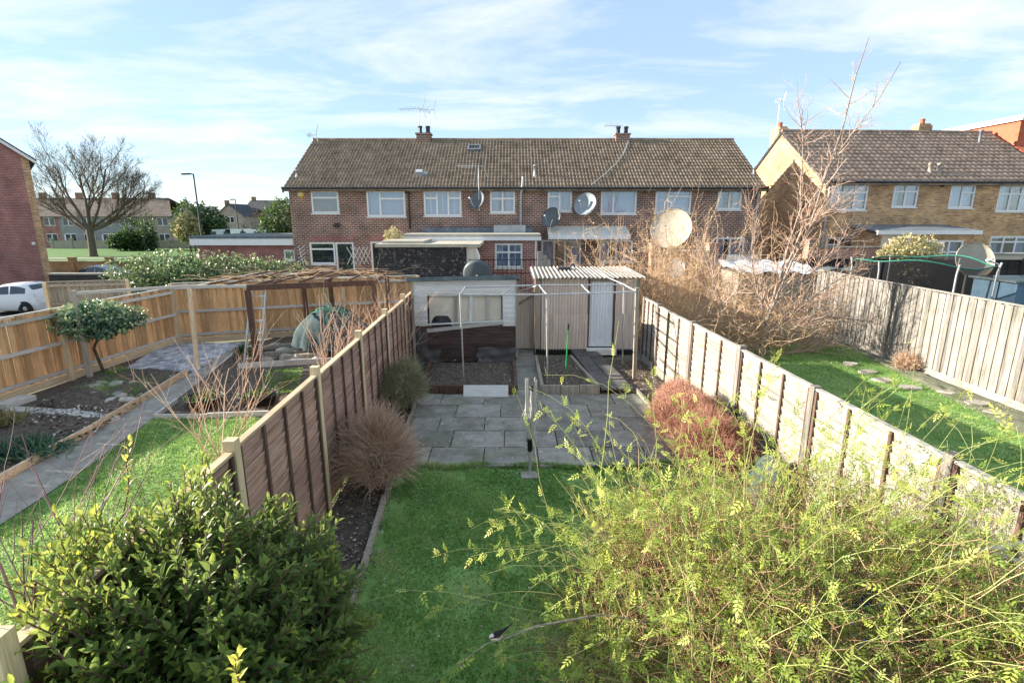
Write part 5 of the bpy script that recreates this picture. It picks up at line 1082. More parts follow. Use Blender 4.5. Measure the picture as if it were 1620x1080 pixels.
V = [p for r_ in ring for p in (r_, (tcx+(r_[0]-tcx)*.97, tcy+(r_[1]-tcy)*.97, .75))]; np_mesh('safety_net', V, [(2*i, 2*i+2, 2*i+3, 2*i+1) for i in range(39)], 'net', tr, None, True)
b = MB(); b.lathe((tcx, tcy, .70), [(.002, 0), (1.7, 0), (1.75, .03), (1.9, .04), (1.9, -.02), (.002, -.02)], 32); b.build('mat', 'black', tr)
for k in range(6):
    a = .35+k*math.pi/3; x, y = tcx+1.86*math.cos(a), tcy+1.86*math.sin(a); b = MB(); b.tube([(x, y, 0), (x, y, tz-.25), (x+.06*math.cos(a), y+.06*math.sin(a), tz+.05)], .028, 7); b.build('pole', 'galv', tr)
b = MB(); b.tube([(tcx+1.9, tcy-.6, .0), (tcx+2.0, tcy-.65, 1.2), (tcx+1.9, tcy-.7, tz-.05), (tcx+1.3, tcy-.9, tz+.1)], .03, 7); b.build('bowed_pole', 'galv', tr)
bf = Fr((0, 15.2, 0)); a0, a1 = bf.hit(1603, 480)[0], bf.hit(1700, 480)[0]; zz = bf.hit(1610, 448)[1]
bs = thing('blue_shed', 'small blue grey shed at the edge beyond the tall board fence', 'shed', bf.pt(a0+.8, 0, -.6))
for k in range(13): piece('board', bs, bf.pt(a0, zz*(k+.5)/13), bf.pt(a1, zz*(k+.5)/13), .02, zz/13*1.08, 'blue_paint', (bf.n*.16+Vector((0, 0, 1))).normalized())
b = MB(); bf.box(b, a0+.02, a1, 0, zz-.02, -1.5, -.02); b.build('wall', 'blue_paint', bs); b = MB(); bf.box(b, a0-.08, a1, zz+.002, zz+.06, -1.6, .1); b.build('roof', 'felt', bs)
yw = 23.4; low_wall('pink brick garden wall between the two terraces', (PD(1278, 430, yw).x, yw, 0), (PD(1412, 430, yw).x, yw, 0), PD(1340, 392, yw).z, 'brick_pink', 2); yw = 23.0
low_wall('sunlit orange brick wall under the huge cream dish', (PD(1035, 420, yw).x, yw, 0), (PD(1125, 420, yw).x, yw, 0), PD(1080, 398, yw).z, 'brick_pink', 2)
low_wall('pale yellow brick wall behind the black stained fence', (PD(1545, 420, 22.3).x, 22.3, 0), (PD(1680, 420, 22.3).x, 22.3, 0), PD(1600, 403, 22.3).z, 'render_cream', 2)
wl = Fr((0, 21.2, 0)); r = wl.rect(1148, 404, 1196, 417); lo = thing('washing_line', 'white sheet hung on a washing line behind the dry climbers', 'washing', wl.pt(r[0], 0)); o = drape('sheet', wl, lo, r[0], r[2], r[1]-.1, r[3], 0, 'cloth_white', .06)
for a in (r[0]-.4, r[2]+.5): piece('post', lo, wl.pt(a, 0), wl.pt(a, r[3]+.05), .05, .05, 'wood_old')
b = MB(); b.tube([wl.pt(r[0]-.4, r[3]+.02), wl.pt(r[2]+.5, r[3]+.02)], .006, 4); b.build('line', 'cord', lo)
for lab, px0, px1, py, yy, mm in (('pale blue tarpaulin over a low store behind the bare tree', 1165, 1300, 428, 17.6, 'tarp_pale'), ('dark roofed low store behind the pale tarpaulin', 1225, 1372, 424, 20.5, 'felt')):
    fr = Fr((0, yy, 0)); a0, a1 = fr.hit(px0, py)[0], fr.hit(px1, py)[0]; z = fr.hit((px0+px1)/2, py)[1]; s_ = thing('low_store', lab, 'store', fr.pt((a0+a1)/2, 0))
    b = MB(); fr.box(b, a0+.1, a1-.1, 0, z-.1, -1.5, 0); b.build('wall', 'wood_old', s_); n = 18; V = []
    for j in range(8):
        for i in range(n): V.append(tuple(fr.pt(a0+(a1-a0)*i/(n-1), z-.06+.05*math.sin(i*1.3+j)+.05*math.sin(j*2.1)+.03*j, .15-1.8*j/7)))
    ix = np.arange(8*n).reshape(8, n); np_mesh('cover', V, np.stack([ix[:-1, :-1], ix[:-1, 1:], ix[1:, 1:], ix[1:, :-1]], -1).reshape(-1, 4), mm, s_, None, True)
rl_ = thing('iron_railing', 'thin black iron railing in front of the extension window', 'railing', (-.5, 19, 0)); fr = Fr((0, 19, 0))
for k in range(19): a = fr.hit(744+7.3*k, 420)[0]; piece('bar', rl_, fr.pt(a, .5), fr.pt(a, fr.hit(810, 410)[1]+random.uniform(0, .03)), .016, .016, 'black')
for py in (411, 432): z = fr.hit(810, py)[1]; piece('rail', rl_, fr.pt(fr.hit(741, 420)[0], z), fr.pt(fr.hit(880, 420)[0], z), .03, .02, 'black')
for k, px in enumerate((853, 862, 868)):
    fr = Fr((0, 17.5, 0)); a = fr.hit(px, 420)[0]; o = piece('concrete_post', None, fr.pt(a, 0), fr.pt(a, fr.hit(px, (398, 404, 410)[k])[1]), .11, .11, 'concrete'); tag(o, 'old pale concrete post behind the corrugated shed roof', 'post', 'concrete posts behind the sheds')

# ---------------------------------------------------------------- cars
def car(label, loc, ang, paint, L=3.0, h=1.48, w=.80, hatch=True):
    c = thing('parked_car', label, 'car', loc, 'cars parked in the street'); ca, sa = math.cos(ang), math.sin(ang); loc = Vector(loc)
    def W_(x, y, z): return loc+Vector((x*ca-y*sa, x*sa+y*ca, z))
    xs = [0, .03, .12, .27, .33, .42, .50, .62, .75, .86, .93, .97, 1.0] if hatch else [0, .03, .1, .26, .32, .4, .48, .58, .7, .78, .86, .96, 1.0]
    belt = [.50, .66, .78, .88, .91, .93, .95, .97, .99, 1.0, .98, .82, .55]; top = [.50, .66, .79, .90, 1.05, 1.32, 1.44, 1.48, 1.46, 1.36, 1.16, .84, .55] if hatch else [.50, .66, .79, .88, 1.0, 1.26, 1.40, 1.43, 1.36, 1.16, 1.0, .94, .6]
    hw = [.55, .72, .88, .97, .98, 1, 1, 1, 1, .98, .93, .85, .7]
    belt = [b_*h/1.48 for b_ in belt]; top = [t*h/1.48 for t in top]
    def sec(i):
        k = w*hw[i]; g = max(0, top[i]-belt[i]); r_ = k-.28*g
        return [(k*.9, .2), (k, .32), (k*1.01, .55), (k*.98, min(belt[i], .7 if g > .1 else belt[i]*.85)), (k*.96, belt[i]), (r_*.97, top[i]-.07*min(1, g*3)), (r_*.8, top[i]), (0, top[i]+.02)]
    V = []; n = 15
    for i, x in enumerate(xs):
        s = sec(i); full_ = s+[(-y, z) for y, z in reversed(s[:-1])]; V += [W_(x*L, y, z) for y, z in full_]
    Fc = [(i*n+k, i*n+k+1, (i+1)*n+k+1, (i+1)*n+k) for i in range(len(xs)-1) for k in range(n-1)]; b = MB(); b.add(V, Fc, True); b.add(V[:n], [tuple(range(n))]); b.add(V[-n:], [tuple(range(n))[::-1]]); b.build('body', paint, c)
    def gp(i, t, s, e=.008): s0 = sec(i); y = s0[4][0]+(s0[5][0]-s0[4][0])*t+e; z = s0[4][1]+(s0[5][1]-s0[4][1])*t; return W_(xs[i]*L, y*s, z)
    for s in (-1, 1):
        for grp in ((4, 5, 6, 7), (7, 8, 9)):
            b = MB(); pts = [gp(i, .08, s) for i in grp]+[gp(i, .93, s) for i in reversed(grp)]
            if grp[0] == 7: pts[0] = gp(7, .08, s)+W_(.07, 0, 0)-W_(0, 0, 0); pts[-1] = gp(7, .93, s)+W_(.07, 0, 0)-W_(0, 0, 0)
            m_ = len(grp); b.add(pts, [(k, k+1, 2*m_-2-k, 2*m_-1-k) for k in range(m_-1)]); b.build('side_window', 'car_glass', c)
        for xw in (.17, .83):
            b = MB(); q = W_(xw*L, s*(w-.09), .30); rot = Matrix.Rotation(ang, 3, 'Z') @ Matrix.Rotation(R(90), 3, 'X'); b.lathe(q, [(.18, -.1), (.27, -.1), (.30, -.07), (.30, .07), (.27, .1), (.18, .1)], 20, rot=rot); ty = b.build('wheel', 'tyre', c)
            b = MB(); b.lathe(q, [(.002, -.09), (.05, -.095), (.19, -.085), (.19, .085), (.05, .095), (.002, .09)], 14, rot=rot); b.build('rim', 'alloy', ty)
            b = MB(); b.lathe(W_(xw*L, s*(w*.985), .31), [(.002, -.03), (.34, -.03), (.34, .012), (.30, .014), (.002, .014)], 20, rot=rot); b.build('wheel_arch', 'black', c)
        b = MB(); q = W_(.36*L, s*(w+.06), .98); b.beam(q, q+(W_(.12, 0, 0)-W_(0, 0, 0)), .14, .12); b.build('mirror', paint, c)
        b = MB(); b.beam(W_(.03*L, s*w*.5, .62), W_(.11*L, s*w*.78, .74), .12, .1); b.build('headlight', 'glass', c); b = MB(); b.beam(W_(.96*L, s*w*.72, .72), W_(.94*L, s*w*.78, .95), .08, .08); b.build('tail_light', 'terracotta', c)
    for i0, i1, nm in ((3, 5, 'windscreen'), (9, 10, 'rear_window')):
        b = MB(); y0, y1 = sec(i0)[6][0], sec(i1)[6][0]; b.add([W_(xs[i0]*L+.04, -y0, top[i0]+.05), W_(xs[i0]*L+.04, y0, top[i0]+.05), W_(xs[i1]*L-.02, y1, top[i1]+.03), W_(xs[i1]*L-.02, -y1, top[i1]+.03)], [(0, 1, 2, 3)]); b.build(nm, 'car_glass', c)
q = PD(81, 485, 25.0); car('small white hatchback parked beyond the side fence', (q.x-3.15, 25.0, -1), 0, 'car_white', 3.2, 1.44, .84)
q = PD(138, 435, 34.0); car('dark silver car behind the ivy hedge', (q.x-1.5, 34, -1), R(4), 'car_silver', 4.2, 1.5, .88, False)
for k, (px, lab) in enumerate(((345, 'pale blue van far behind the garage roof'), (366, 'white van far behind the garage roof'), (392, 'second white van beside the green conifer'))):
    q = PD(px, 372, 58); z0 = gz(58); vn = thing('parked_van', lab, 'van', (q.x, 58, z0), 'vans parked far behind the garage'); b = MB(); zt = PD(px, 364, 58).z+.1; x0, x1 = q.x-1.3, q.x+1.4; p = [(x0, .5), (x0+.25, .95), (x0+.7, zt-z0-.05), (x1-.05, zt-z0), (x1, .5)]
    for s in (0, 1.8): pass
    vs = [(x, 58+y, z0+z) for y in (0, 1.8) for x, z in p]; b.add(vs, [(0, 1, 2, 3, 4), (9, 8, 7, 6, 5)]+[(i, i+5, (i+1) % 5+5, (i+1) % 5) for i in range(5)]); b.build('body', 'car_white' if k else 'tarp_pale', vn)
    b = MB(); b.box(x0+.5, x0+1.1, 57.98, 57.995, z0+1.2, zt-.25); b.build('window', 'car_glass', vn)
    for xw in (x0+.5, x1-.5): b = MB(); b.lathe((xw, 58.05, z0+.32), [(.002, -.1), (.32, -.1), (.32, .1), (.002, .1)], 14, rot=Matrix.Rotation(R(90), 3, 'X')); b.build('wheel', 'tyre', vn)
low_wall('dark low fence in front of the silver car', (PD(82, 445, 22).x, 22, -1), (PD(205, 440, 22).x, 22, -1), PD(140, 434, 22).z+1, 'wood_black', 0, 'dark_boundary')

# ---------------------------------------------------------------- plants
def plant(name, label, cat, loc, group=None): return thing(name, label, cat, loc, group)
# bay bush
def bay():
    c = np.array([-1.82, 2.50, 1.0]); rx, ry, rz = .86, .84, 1.02
    t = plant('bay_bush', 'big rounded bay bush with dark glossy leaves at the near end of the brown fence', 'bush', (c[0], c[1], 0))
    n = 1350; d = rdir(n); d[:, 2] = np.abs(d[:, 2])*1.1-.35; d = norm(d)
    lump = 1+.10*np.sin(d[:, 0]*7+d[:, 1]*5)+.08*np.sin(d[:, 1]*9-d[:, 2]*6)
    tip = c+d*np.array([rx, ry, rz])*lump[:, None]*U(.80, 1.03, n)[:, None]; base = c+(tip-c)*U(.1, .4, n)[:, None]-np.array([0, 0, .25]); mid = (tip+base)/2+RNG.normal(size=(n, 3))*.05
    t4 = np.linspace(0, 1, 6)[None, :, None]; P = base[:, None]*(1-t4)**2+2*mid[:, None]*t4*(1-t4)+tip[:, None]*t4**2
    V, Fc = tubes_np(P, taper(n, 6, .007, .003), 4); np_mesh('branches', V, Fc, 'red_twig', t, np.repeat(U(0, .5, n), 24), True)['kind'] = 'stuff'
    # leafy shoots: whorls along the outer part of each branch
    per = 21; N_ = n*per; s = np.tile(np.linspace(.52, 1.0, per), n); k = np.repeat(np.arange(n), per); i = np.clip((s*5).astype(int), 0, 4); f = (s*5-i)[:, None]
    pos = P[k, i]*(1-f)+P[k, i+1]*f; ax = norm(P[k, -1]-P[k, 2]); ph = np.tile(np.arange(per)*2.4, n)+np.repeat(U(0, 6, n), per)
    a = norm(np.cross(ax, np.array([.3, .2, 1.]))); b = np.cross(ax, a); side = a*np.cos(ph)[:, None]+b*np.sin(ph)[:, None]
    dl = norm(side*U(.7, 1.1, N_)[:, None]+ax*(.35+.75*(s-.52)/.48)[:, None]+np.array([0, 0, .25])); nr = norm(ax+np.array([0, 0, .8])+RNG.normal(size=(N_, 3))*.45)
    ln = U(.045, .092, N_)*(1.08-.3*(s > .95)); wd = ln*U(.32, .42, N_)
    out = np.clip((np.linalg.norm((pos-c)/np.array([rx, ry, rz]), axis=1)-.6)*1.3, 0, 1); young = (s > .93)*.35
    left = np.clip((-(pos[:, 0]-c[0]))*.25+.0, -.1, .2)  # sunlight put into the leaf tone: yellower on the side facing the sun
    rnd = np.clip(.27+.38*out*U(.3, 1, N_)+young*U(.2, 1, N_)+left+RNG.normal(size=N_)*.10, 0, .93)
    # sprigs that stand above the bush
    sp = [((205, 700), (200, 790), 1.0), ((318, 800), (330, 900), .9), ((283, 850), (285, 895), .8), ((378, 1035), (372, 1090), .9)]; SP = []
    for (x1, y1), (x0, y0), sc in sp:
        q0 = G(x0, y0, 1.62); q1 = PD(x1, y1, q0.y+.03); pts = [q0.lerp(q1, u)+Vector((.012*math.sin(u*7), 0, 0)) for u in np.linspace(-.2, 1, 7)]; SP.append([tuple(p) for p in pts])
        m = 15; ss = np.linspace(.2, 1, m); ii = np.clip((ss*6).astype(int), 0, 5); A_ = np.array(SP[-1]); pp = A_[ii]*(1-(ss*6-ii))[:, None]+A_[ii+1]*(ss*6-ii)[:, None]; th = np.arange(m)*2.4
        dd = norm(np.column_stack([np.cos(th), np.sin(th), .7+.9*ss])); pos = np.vstack([pos, pp]); dl = np.vstack([dl, dd]); nr = np.vstack([nr, np.column_stack([-np.cos(th)*.3, -np.sin(th)*.3, np.ones(m)])]); ln = np.append(ln, U(.045, .075, m)*sc); wd = np.append(wd, U(.02, .03, m)*sc); rnd = np.append(rnd, U(.75, 1, m))
    V, Fc = tubes_np(np.array(SP), taper(len(SP), 7, .005, .003), 5); np_mesh('shoots', V, Fc, 'red_twig', t, np.repeat(U(0, .5, len(SP)), 35), True)['kind'] = 'stuff'
    # the 300 leaves that show largest are leaves of their own
    cam_ = np.array(CAM); dist = np.linalg.norm(pos-cam_, axis=1); face = np.abs((norm(nr)*norm(cam_-pos)).sum(1)); shell = np.linalg.norm((pos-c)/np.array([rx, ry, rz]), axis=1)
    score = ln*ln*(.3+face)/dist**2*(shell > .9)*(pos[:, 1] < c[1]+.75); sel = np.argsort(-score)[:300]; keep = np.ones(len(pos), bool); keep[sel] = False
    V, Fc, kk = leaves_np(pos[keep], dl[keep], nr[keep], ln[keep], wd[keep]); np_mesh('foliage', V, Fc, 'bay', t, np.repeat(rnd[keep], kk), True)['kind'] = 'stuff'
    tpl = []
    for q in range(8):
        me = bpy.data.meshes.new('bay_leaf'); vv = LEAF_V*np.array([.40, 1, 1]); me.from_pydata([tuple(x) for x in vv], [], [tuple(x) for x in LEAF_F.tolist()]); at = me.attributes.new('rnd', 'FLOAT', 'POINT'); at.data.foreach_set('value', np.full(8, .2+.1*q, dtype=np.float32)); me.polygons.foreach_set('use_smooth', [True]*8); me.materials.append(M('bay')); tpl.append(me)
    off = np.array(t.location)
    for j in sel:
        y = norm(dl[j]); x = norm(np.cross(y, nr[j])); z = np.cross(x, y); p = pos[j]-off; L = ln[j]
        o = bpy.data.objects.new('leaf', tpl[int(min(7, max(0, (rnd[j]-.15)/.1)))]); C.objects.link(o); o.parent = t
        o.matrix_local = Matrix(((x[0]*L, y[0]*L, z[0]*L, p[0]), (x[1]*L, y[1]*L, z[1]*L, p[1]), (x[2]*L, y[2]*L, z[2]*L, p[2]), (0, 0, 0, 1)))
bay()

# winter jasmine mound in the foreground
def jasmine():
    c = np.array([1.92, 3.05, 0.]); rx, ry, hh = 1.60, 1.34, 1.46
    t = plant('jasmine_bush', 'sprawling pale green jasmine with arching stems in front of the grey fence', 'bush', (c[0], c[1], 0))
    def mound(x, y): q = np.clip(1-((x-c[0])/rx)**2-((y-c[1])/ry)**2, 0, 1); return hh*q**.45*(1+.16*np.sin(x*4.3+y)+.13*np.cos(y*5+x*2.3))
    # dense brown inner stems
    n = 6400; x = c[0]+rx*1.0*RNG.uniform(-1, 1, n); y = c[1]+ry*RNG.uniform(-1, 1, n); k = ((x-c[0])/rx)**2+((y-c[1])/ry)**2 < 1; x, y = x[k], y[k]; n = len(x); z = mound(x, y)*U(.5, 1.03, n)
    d = rdir(n); d[:, 2] *= .55; P = curve_bundle(np.column_stack([x, y, z]), d, U(.25, .7, n), 6, .02, .25); P[:, :, 2] = np.maximum(P[:, :, 2], .05)
    V, Fc = tubes_np(P, taper(n, 6, U(.002, .0042, n), .0015), 3); np_mesh('old_stems', V, Fc, 'jasmine_stem', t, np.repeat(U(0, .42, n), 18), True)['kind'] = 'stuff'
    n = 70; a = U(0, 6.283, n); P = curve_bundle(np.column_stack([c[0]+.5*rx*np.cos(a)*U(0, 1, n), c[1]+.5*ry*np.sin(a)*U(0, 1, n), np.zeros(n)]), np.column_stack([np.cos(a)*.8, np.sin(a)*.7, U(.8, 1.6, n)]), U(.9, 1.7, n), 9, .0, .14, .22)
    V, Fc = tubes_np(P, taper(n, 9, U(.006, .013, n), .003), 5); np_mesh('woody_stems', V, Fc, 'jasmine_stem', t, np.repeat(U(0, .22, n), 45), True)['kind'] = 'stuff'
    # green arching shoots
    n = 1150; ang = U(0, 2*np.pi, n); rr = np.sqrt(U(0, 1, n))*.9; x = c[0]+rx*rr*np.cos(ang); y = c[1]+ry*rr*np.sin(ang); z = mound(x, y)*U(.55, .92, n)
    out = np.column_stack([np.cos(ang)*(.25+rr*.7), np.sin(ang)*(.25+rr*.6), U(.9, 2.4, n)]); S_ = curve_bundle(np.column_stack([x, y, z]), out+RNG.normal(size=(n, 3))*.40, RNG.gamma(4., .155, n)+.12, 9, .03, .11, .30)
    hero = [((1230, 560), (1190, 690)), ((1380, 590), (1290, 700)), ((1370, 610), (1340, 760)), ((1530, 650), (1430, 800)), ((1605, 680), (1480, 760)), ((1060, 620), (1110, 720)), ((985, 605), (1060, 700)), ((905, 660), (980, 760)), ((855, 645), (960, 790)),
            ((680, 972), (900, 860)), ((745, 880), (950, 900)), ((780, 805), (960, 880)), ((790, 870), (980, 900)), ((660, 985), (880, 940)), ((775, 835), (930, 870)), ((1310, 690), (1260, 800)), ((1450, 700), (1400, 860)), ((1170, 640), (1180, 760)), ((1100, 650), (1130, 770)), ((1590, 760), (1500, 850)), ((1500, 640), (1420, 720)), ((770, 1060), (930, 930)), ((700, 1075), (860, 990))]
    HP = []
    for (x1, y1), (x0, y0) in hero:
        zz = 1.12; q0 = G(x0, y0, zz); q1 = PD(x1, y1, q0.y+random.uniform(-.2, .15)); m = (q0+q1)/2+Vector((0, 0, .10+.12*abs(q1.x-q0.x))); HP.append([tuple(q0*(1-u)**2+m*2*u*(1-u)+q1*u*u) for u in np.linspace(0, 1, 9)])
    S_ = np.concatenate([S_, np.array(HP)]); n = len(S_); nh = len(HP)
    V, Fc = tubes_np(S_, taper(n, 9, U(.002, .0036, n), .0011), 4); np_mesh('shoots', V, Fc, 'jasmine_stem', t, np.repeat(U(.55, 1, n), 36), True)['kind'] = 'stuff'
    # compound leaves
    per = np.where(np.arange(n) >= n-nh, 15, 7); k = np.repeat(np.arange(n), per); N_ = len(k); s = RNG.beta(2.2, 1.1, N_)*.999; i = (s*8).astype(int); f = (s*8-i)[:, None]; pos = S_[k, i]*(1-f)+S_[k, np.minimum(i+1, 8)]*f
    d = rdir(N_)+norm(S_[k, 8]-S_[k, 3])*.5+np.array([0, 0, -.15]); nr = rdir(N_)*.7+np.array([0, 0, 1.]); ln = U(.035, .085, N_)*(1.2-.35*s)*np.where(k >= n-nh, 1.15, 1.); rnd = np.clip(.25+.5*s*U(.3, 1.1, N_)+RNG.normal(size=N_)*.15, 0, 1)
    # larger fresh leaves deeper in, inner shade put into their darker greens
    m = 3000; x = c[0]+rx*RNG.uniform(-1, 1, m); y = c[1]+ry*RNG.uniform(-1, 1, m); kk = ((x-c[0])/rx)**2+((y-c[1])/ry)**2 < .97; x, y = x[kk], y[kk]; m = len(x); right = np.clip((x-c[0])/rx*.5+.5, 0, 1)
    kk = RNG.uniform(0, 1, m) < .35+.65*right; x, y = x[kk], y[kk]; m = len(x)
    p2 = np.column_stack([x, y, mound(x, y)*U(.72, 1.03, m)]); pos = np.vstack([pos, p2]); d = np.vstack([d, rdir(m)]); nr = np.vstack([nr, rdir(m)*.6+np.array([0, 0, 1.])]); ln = np.append(ln, U(.06, .13, m)); rnd = np.append(rnd, U(.0, .6, m))
    cam_ = np.array(CAM); dist = np.linalg.norm(pos-cam_, axis=1); sc = ln/dist*(pos[:, 2] > np.array(mound(pos[:, 0], pos[:, 1]))*.93); sel = np.argsort(-sc)[:300]; keep = np.ones(len(pos), bool); keep[sel] = False
    V, Fc, q = leaves_np(pos[keep], d[keep], nr[keep], ln[keep], ln[keep]*.95, PIN_V, PIN_F); np_mesh('foliage', V, Fc, 'jasmine', t, np.repeat(rnd[keep], q), False)['kind'] = 'stuff'
    tpl = []
    for q in range(6):
        me = bpy.data.meshes.new('jasmine_leaf'); me.from_pydata([tuple(x) for x in PIN_V], [], [tuple(x) for x in PIN_F.tolist()]); at = me.attributes.new('rnd', 'FLOAT', 'POINT'); at.data.foreach_set('value', np.full(len(PIN_V), .05+.17*q, dtype=np.float32)); me.materials.append(M('jasmine')); tpl.append(me)
    off = np.array(t.location)
    for j in sel:
        yv = norm(d[j]); xv = norm(np.cross(yv, nr[j])); zv = np.cross(xv, yv); p = pos[j]-off; L = ln[j]
        o = bpy.data.objects.new('leaf', tpl[int(min(5, rnd[j]*6))]); C.objects.link(o); o.parent = t
        o.matrix_local = Matrix(((xv[0]*L, yv[0]*L, zv[0]*L, p[0]), (xv[1]*L, yv[1]*L, zv[1]*L, p[1]), (xv[2]*L, yv[2]*L, zv[2]*L, p[2]), (0, 0, 0, 1)))
    return HP
HERO = jasmine()
# long-tailed bird on a jasmine stem
def bird():
    p = PD(789, 1003, 2.46); hd = Vector((-.82, -.25, -.35)).normalized(); side = hd.cross(Vector((0, 0, 1))).normalized(); upv = side.cross(hd)
    prof = [(-.095, .003, .02), (-.09, .006, .016), (-.05, .007, .009), (-.026, .011, .004), (-.012, .019, 0), (.005, .0245, -.002), (.02, .023, 0), (.03, .018, .004), (.037, .0165, .008), (.046, .014, .009), (.053, .008, .008), (.056, .003, .007), (.061, .001, .006)]
    t = plant('small_bird', 'small pink white and black long tailed bird perched on a jasmine stem', 'bird', p); V = []; rnd = []; n = 12
    for s, r, o in prof:
        for k in range(n):
            a = 2*math.pi*k/n; flat = .35 if s < -.05 else 1.
            V.append(p+hd*s+upv*(o+r*math.sin(a)*flat)+side*r*math.cos(a)); top = math.sin(a)
            rnd.append(.02 if s < -.02 and top > -.3 else .05 if (top > .45 and s < .03) or s > .055 else .5 if -.2 < top < .45 and s < .02 else .08 if abs(top-.55) < .28 and s >= .03 else 1.)
    Fc = [(i*n+k, i*n+(k+1) % n, (i+1)*n+(k+1) % n, (i+1)*n+k) for i in range(len(prof)-1) for k in range(n)]
    np_mesh('body', [tuple(v) for v in V], Fc, 'bird', t, rnd, True)
    for s in (-1, 1):
        b = MB(); b.tube([p+side*s*.009-upv*.018, p+side*s*.01-upv*.036-hd*.004, p+side*s*.01-upv*.042+hd*.012], .0015, 5); b.build('leg', 'black', t)
        b = MB(); b.lathe(p+hd*.047+side*s*.0125+upv*.012, [(.0005, .003), (.0025, 0), (.0005, -.003)], 8); b.build('eye', 'black', t)
    b = MB(); q = p-upv*.043; b.tube([q+Vector((-.25, -.05, -.12)), q+Vector((-.08, 0, -.02)), q, q+Vector((.2, .08, .02)), q+Vector((.6, .25, -.05)), q+Vector((1.0, .4, -.25))], [.0018, .003, .004, .005, .006, .008], 6); o = b.build('perch_stem', 'bark_pale', [x for x in C.objects if x.name == 'jasmine_bush'][0])
leaf_mat('bird', [(.015, .014, .015), (.03, .026, .026), (.42, .22, .20), (.75, .70, .66)], 0, .9, pos=[0, .2, .5, 1]); bird()
# blue netting under the jasmine and a bent pipe
b = MB()
for k in range(60):
    q = np.array(G(1375, 950, .95))+RNG.normal(size=3)*np.array([.12, .10, .07]); b.tube([q+RNG.normal(size=3)*.05 for _ in range(4)], .004, 4)
tag(b.build('blue_netting', 'net_blue'), 'crumpled blue netting caught inside the jasmine', kind='stuff')
b = MB(); q = G(1560, 870, 1.32); b.tube([G(1490, 880, 1.30), q, G(1660, 852, 1.34)], .019, 8); b.tube([q, G(1660, 905, 1.25)], .017, 8); tag(b.build('bent_pipe', 'galv'), 'grey metal pipe with a joint poking out of the jasmine', 'pipe')

def ball_bush(name, label, c, rx, ry, h, mat, n, ln, r, inner=.35, up=.3, wig=.2, parts=None, tone=(0, 1)):
    t = plant(name, label, 'bush', (c[0], c[1], 0)); d = rdir(n); d[:, 2] = np.abs(d[:, 2])*1.25-.28; d = norm(d); cc = np.array([c[0], c[1], h*.42]); sc = np.array([rx, ry, h*.58]); lump = 1+.10*np.sin(d[:, 0]*6+c[0]*3)+.09*np.sin(d[:, 1]*8+d[:, 2]*5)
    p = cc+d*sc*lump[:, None]*U(inner, .97, n)[:, None]; P = curve_bundle(p, d+RNG.normal(size=(n, 3))*.5+np.array([0, 0, up]), U(*ln, n), 4, 0, wig); P[:, :, 2] = np.maximum(P[:, :, 2], .03)
    V, Fc = tubes_np(P, taper(n, 4, r, r*.4), 3); np_mesh('twigs', V, Fc, mat, t, np.repeat(U(*tone, n), 12), True)['kind'] = 'stuff'
    m = 26; a = U(0, 6.283, m); B = curve_bundle(np.column_stack([c[0]+.08*np.cos(a), c[1]+.08*np.sin(a), np.zeros(m)]), np.column_stack([np.cos(a)*rx, np.sin(a)*ry, np.full(m, h*.8)]), U(.5, .9, m)*h, 6, .02, .12)
    V, Fc = tubes_np(B, taper(m, 6, r*4, r*1.5), 5); np_mesh('stems', V, Fc, mat, t, np.repeat(U(0, .4, m), 30), True)['kind'] = 'stuff'
    return t
ball_bush('clipped_bush', 'bare pinkish brown twiggy round bush in front of the brown fence', (-1.74, 6.25), .44, .52, 1.0, 'dry_twig', 4800, (.12, .32), .0028, .5, .25)
ball_bush('clipped_bush', 'dull green brown clipped bush between the brown fence and the white shed', (-1.95, 9.05), .40, .62, .98, 'green_twig', 5000, (.06, .16), .0032, .6, .3)
ball_bush('heather_bush', 'large reddish pink heather mound against the grey fence', (2.74, 7.75), .50, .95, .84, 'heather', 10500, (.06, .17), .0036, .68, .7)
ball_bush('heather_bush', 'darker red heather mound beside the teal cover', (2.80, 6.75), .50, .62, .80, 'heather', 6500, (.06, .17), .0036, .68, .7, tone=(0, .6))

def twig_tree(name, label, cat, base, stems, mat, levels, kids, spread, parent=None, seed=3, sides=4, split=1, r=.02, L=1., shrink=.62, up=.06, wig=.10, n=6, bark=None, rk=.62, tmin=.3):
    t = plant(name, label, cat, base); br = []
    for i, (d, l) in enumerate(stems): br += grow(base, d, l*L, r, levels, kids, spread, shrink, up, wig, n, tmin, rk, seed+i)
    tree_mesh('trunk', br, 0, split-1, bark or mat, t, 6); tree_mesh('twigs', br, split, levels, mat, t, 3)['kind'] = 'stuff'; return t
rs = random.Random(5)
def fan(k, sp, l0, l1): return [((rs.gauss(0, sp), rs.gauss(0, sp), 1), rs.uniform(l0, l1)) for _ in range(k)]
twig_tree('bare_shrub', 'bare pale twiggy shrub leaning over the brown fence by the lawn', 'shrub', G(352, 735), fan(9, .45, 1.0, 1.7), 'pink_twig', 2, [5, 3], [.7, .7], r=.011, seed=21, wig=.08)
twig_tree('bare_shrub', 'bare pale shrub with upright shoots in front of the rockery', 'shrub', G(530, 640), fan(13, .34, 1.2, 1.9), 'pink_twig', 2, [5, 3], [.6, .7], r=.011, seed=41, wig=.06)
twig_tree('bare_shrub', 'bare purple red twigs beside the bay bush', 'shrub', Vector((-2.62, 2.35, 0)), fan(9, .22, 1.3, 1.9), 'red_twig', 2, [5, 3], [.6, .7], r=.014, seed=61, wig=.07)
twig_tree('bare_shrub', 'thin bare climber twigs along the top of the brown fence', 'shrub', Vector((-2.62, 10.6, 0)), fan(9, .20, 1.5, 2.1), 'pink_twig', 2, [5, 4], [.7, .7], r=.010, seed=71, wig=.09)
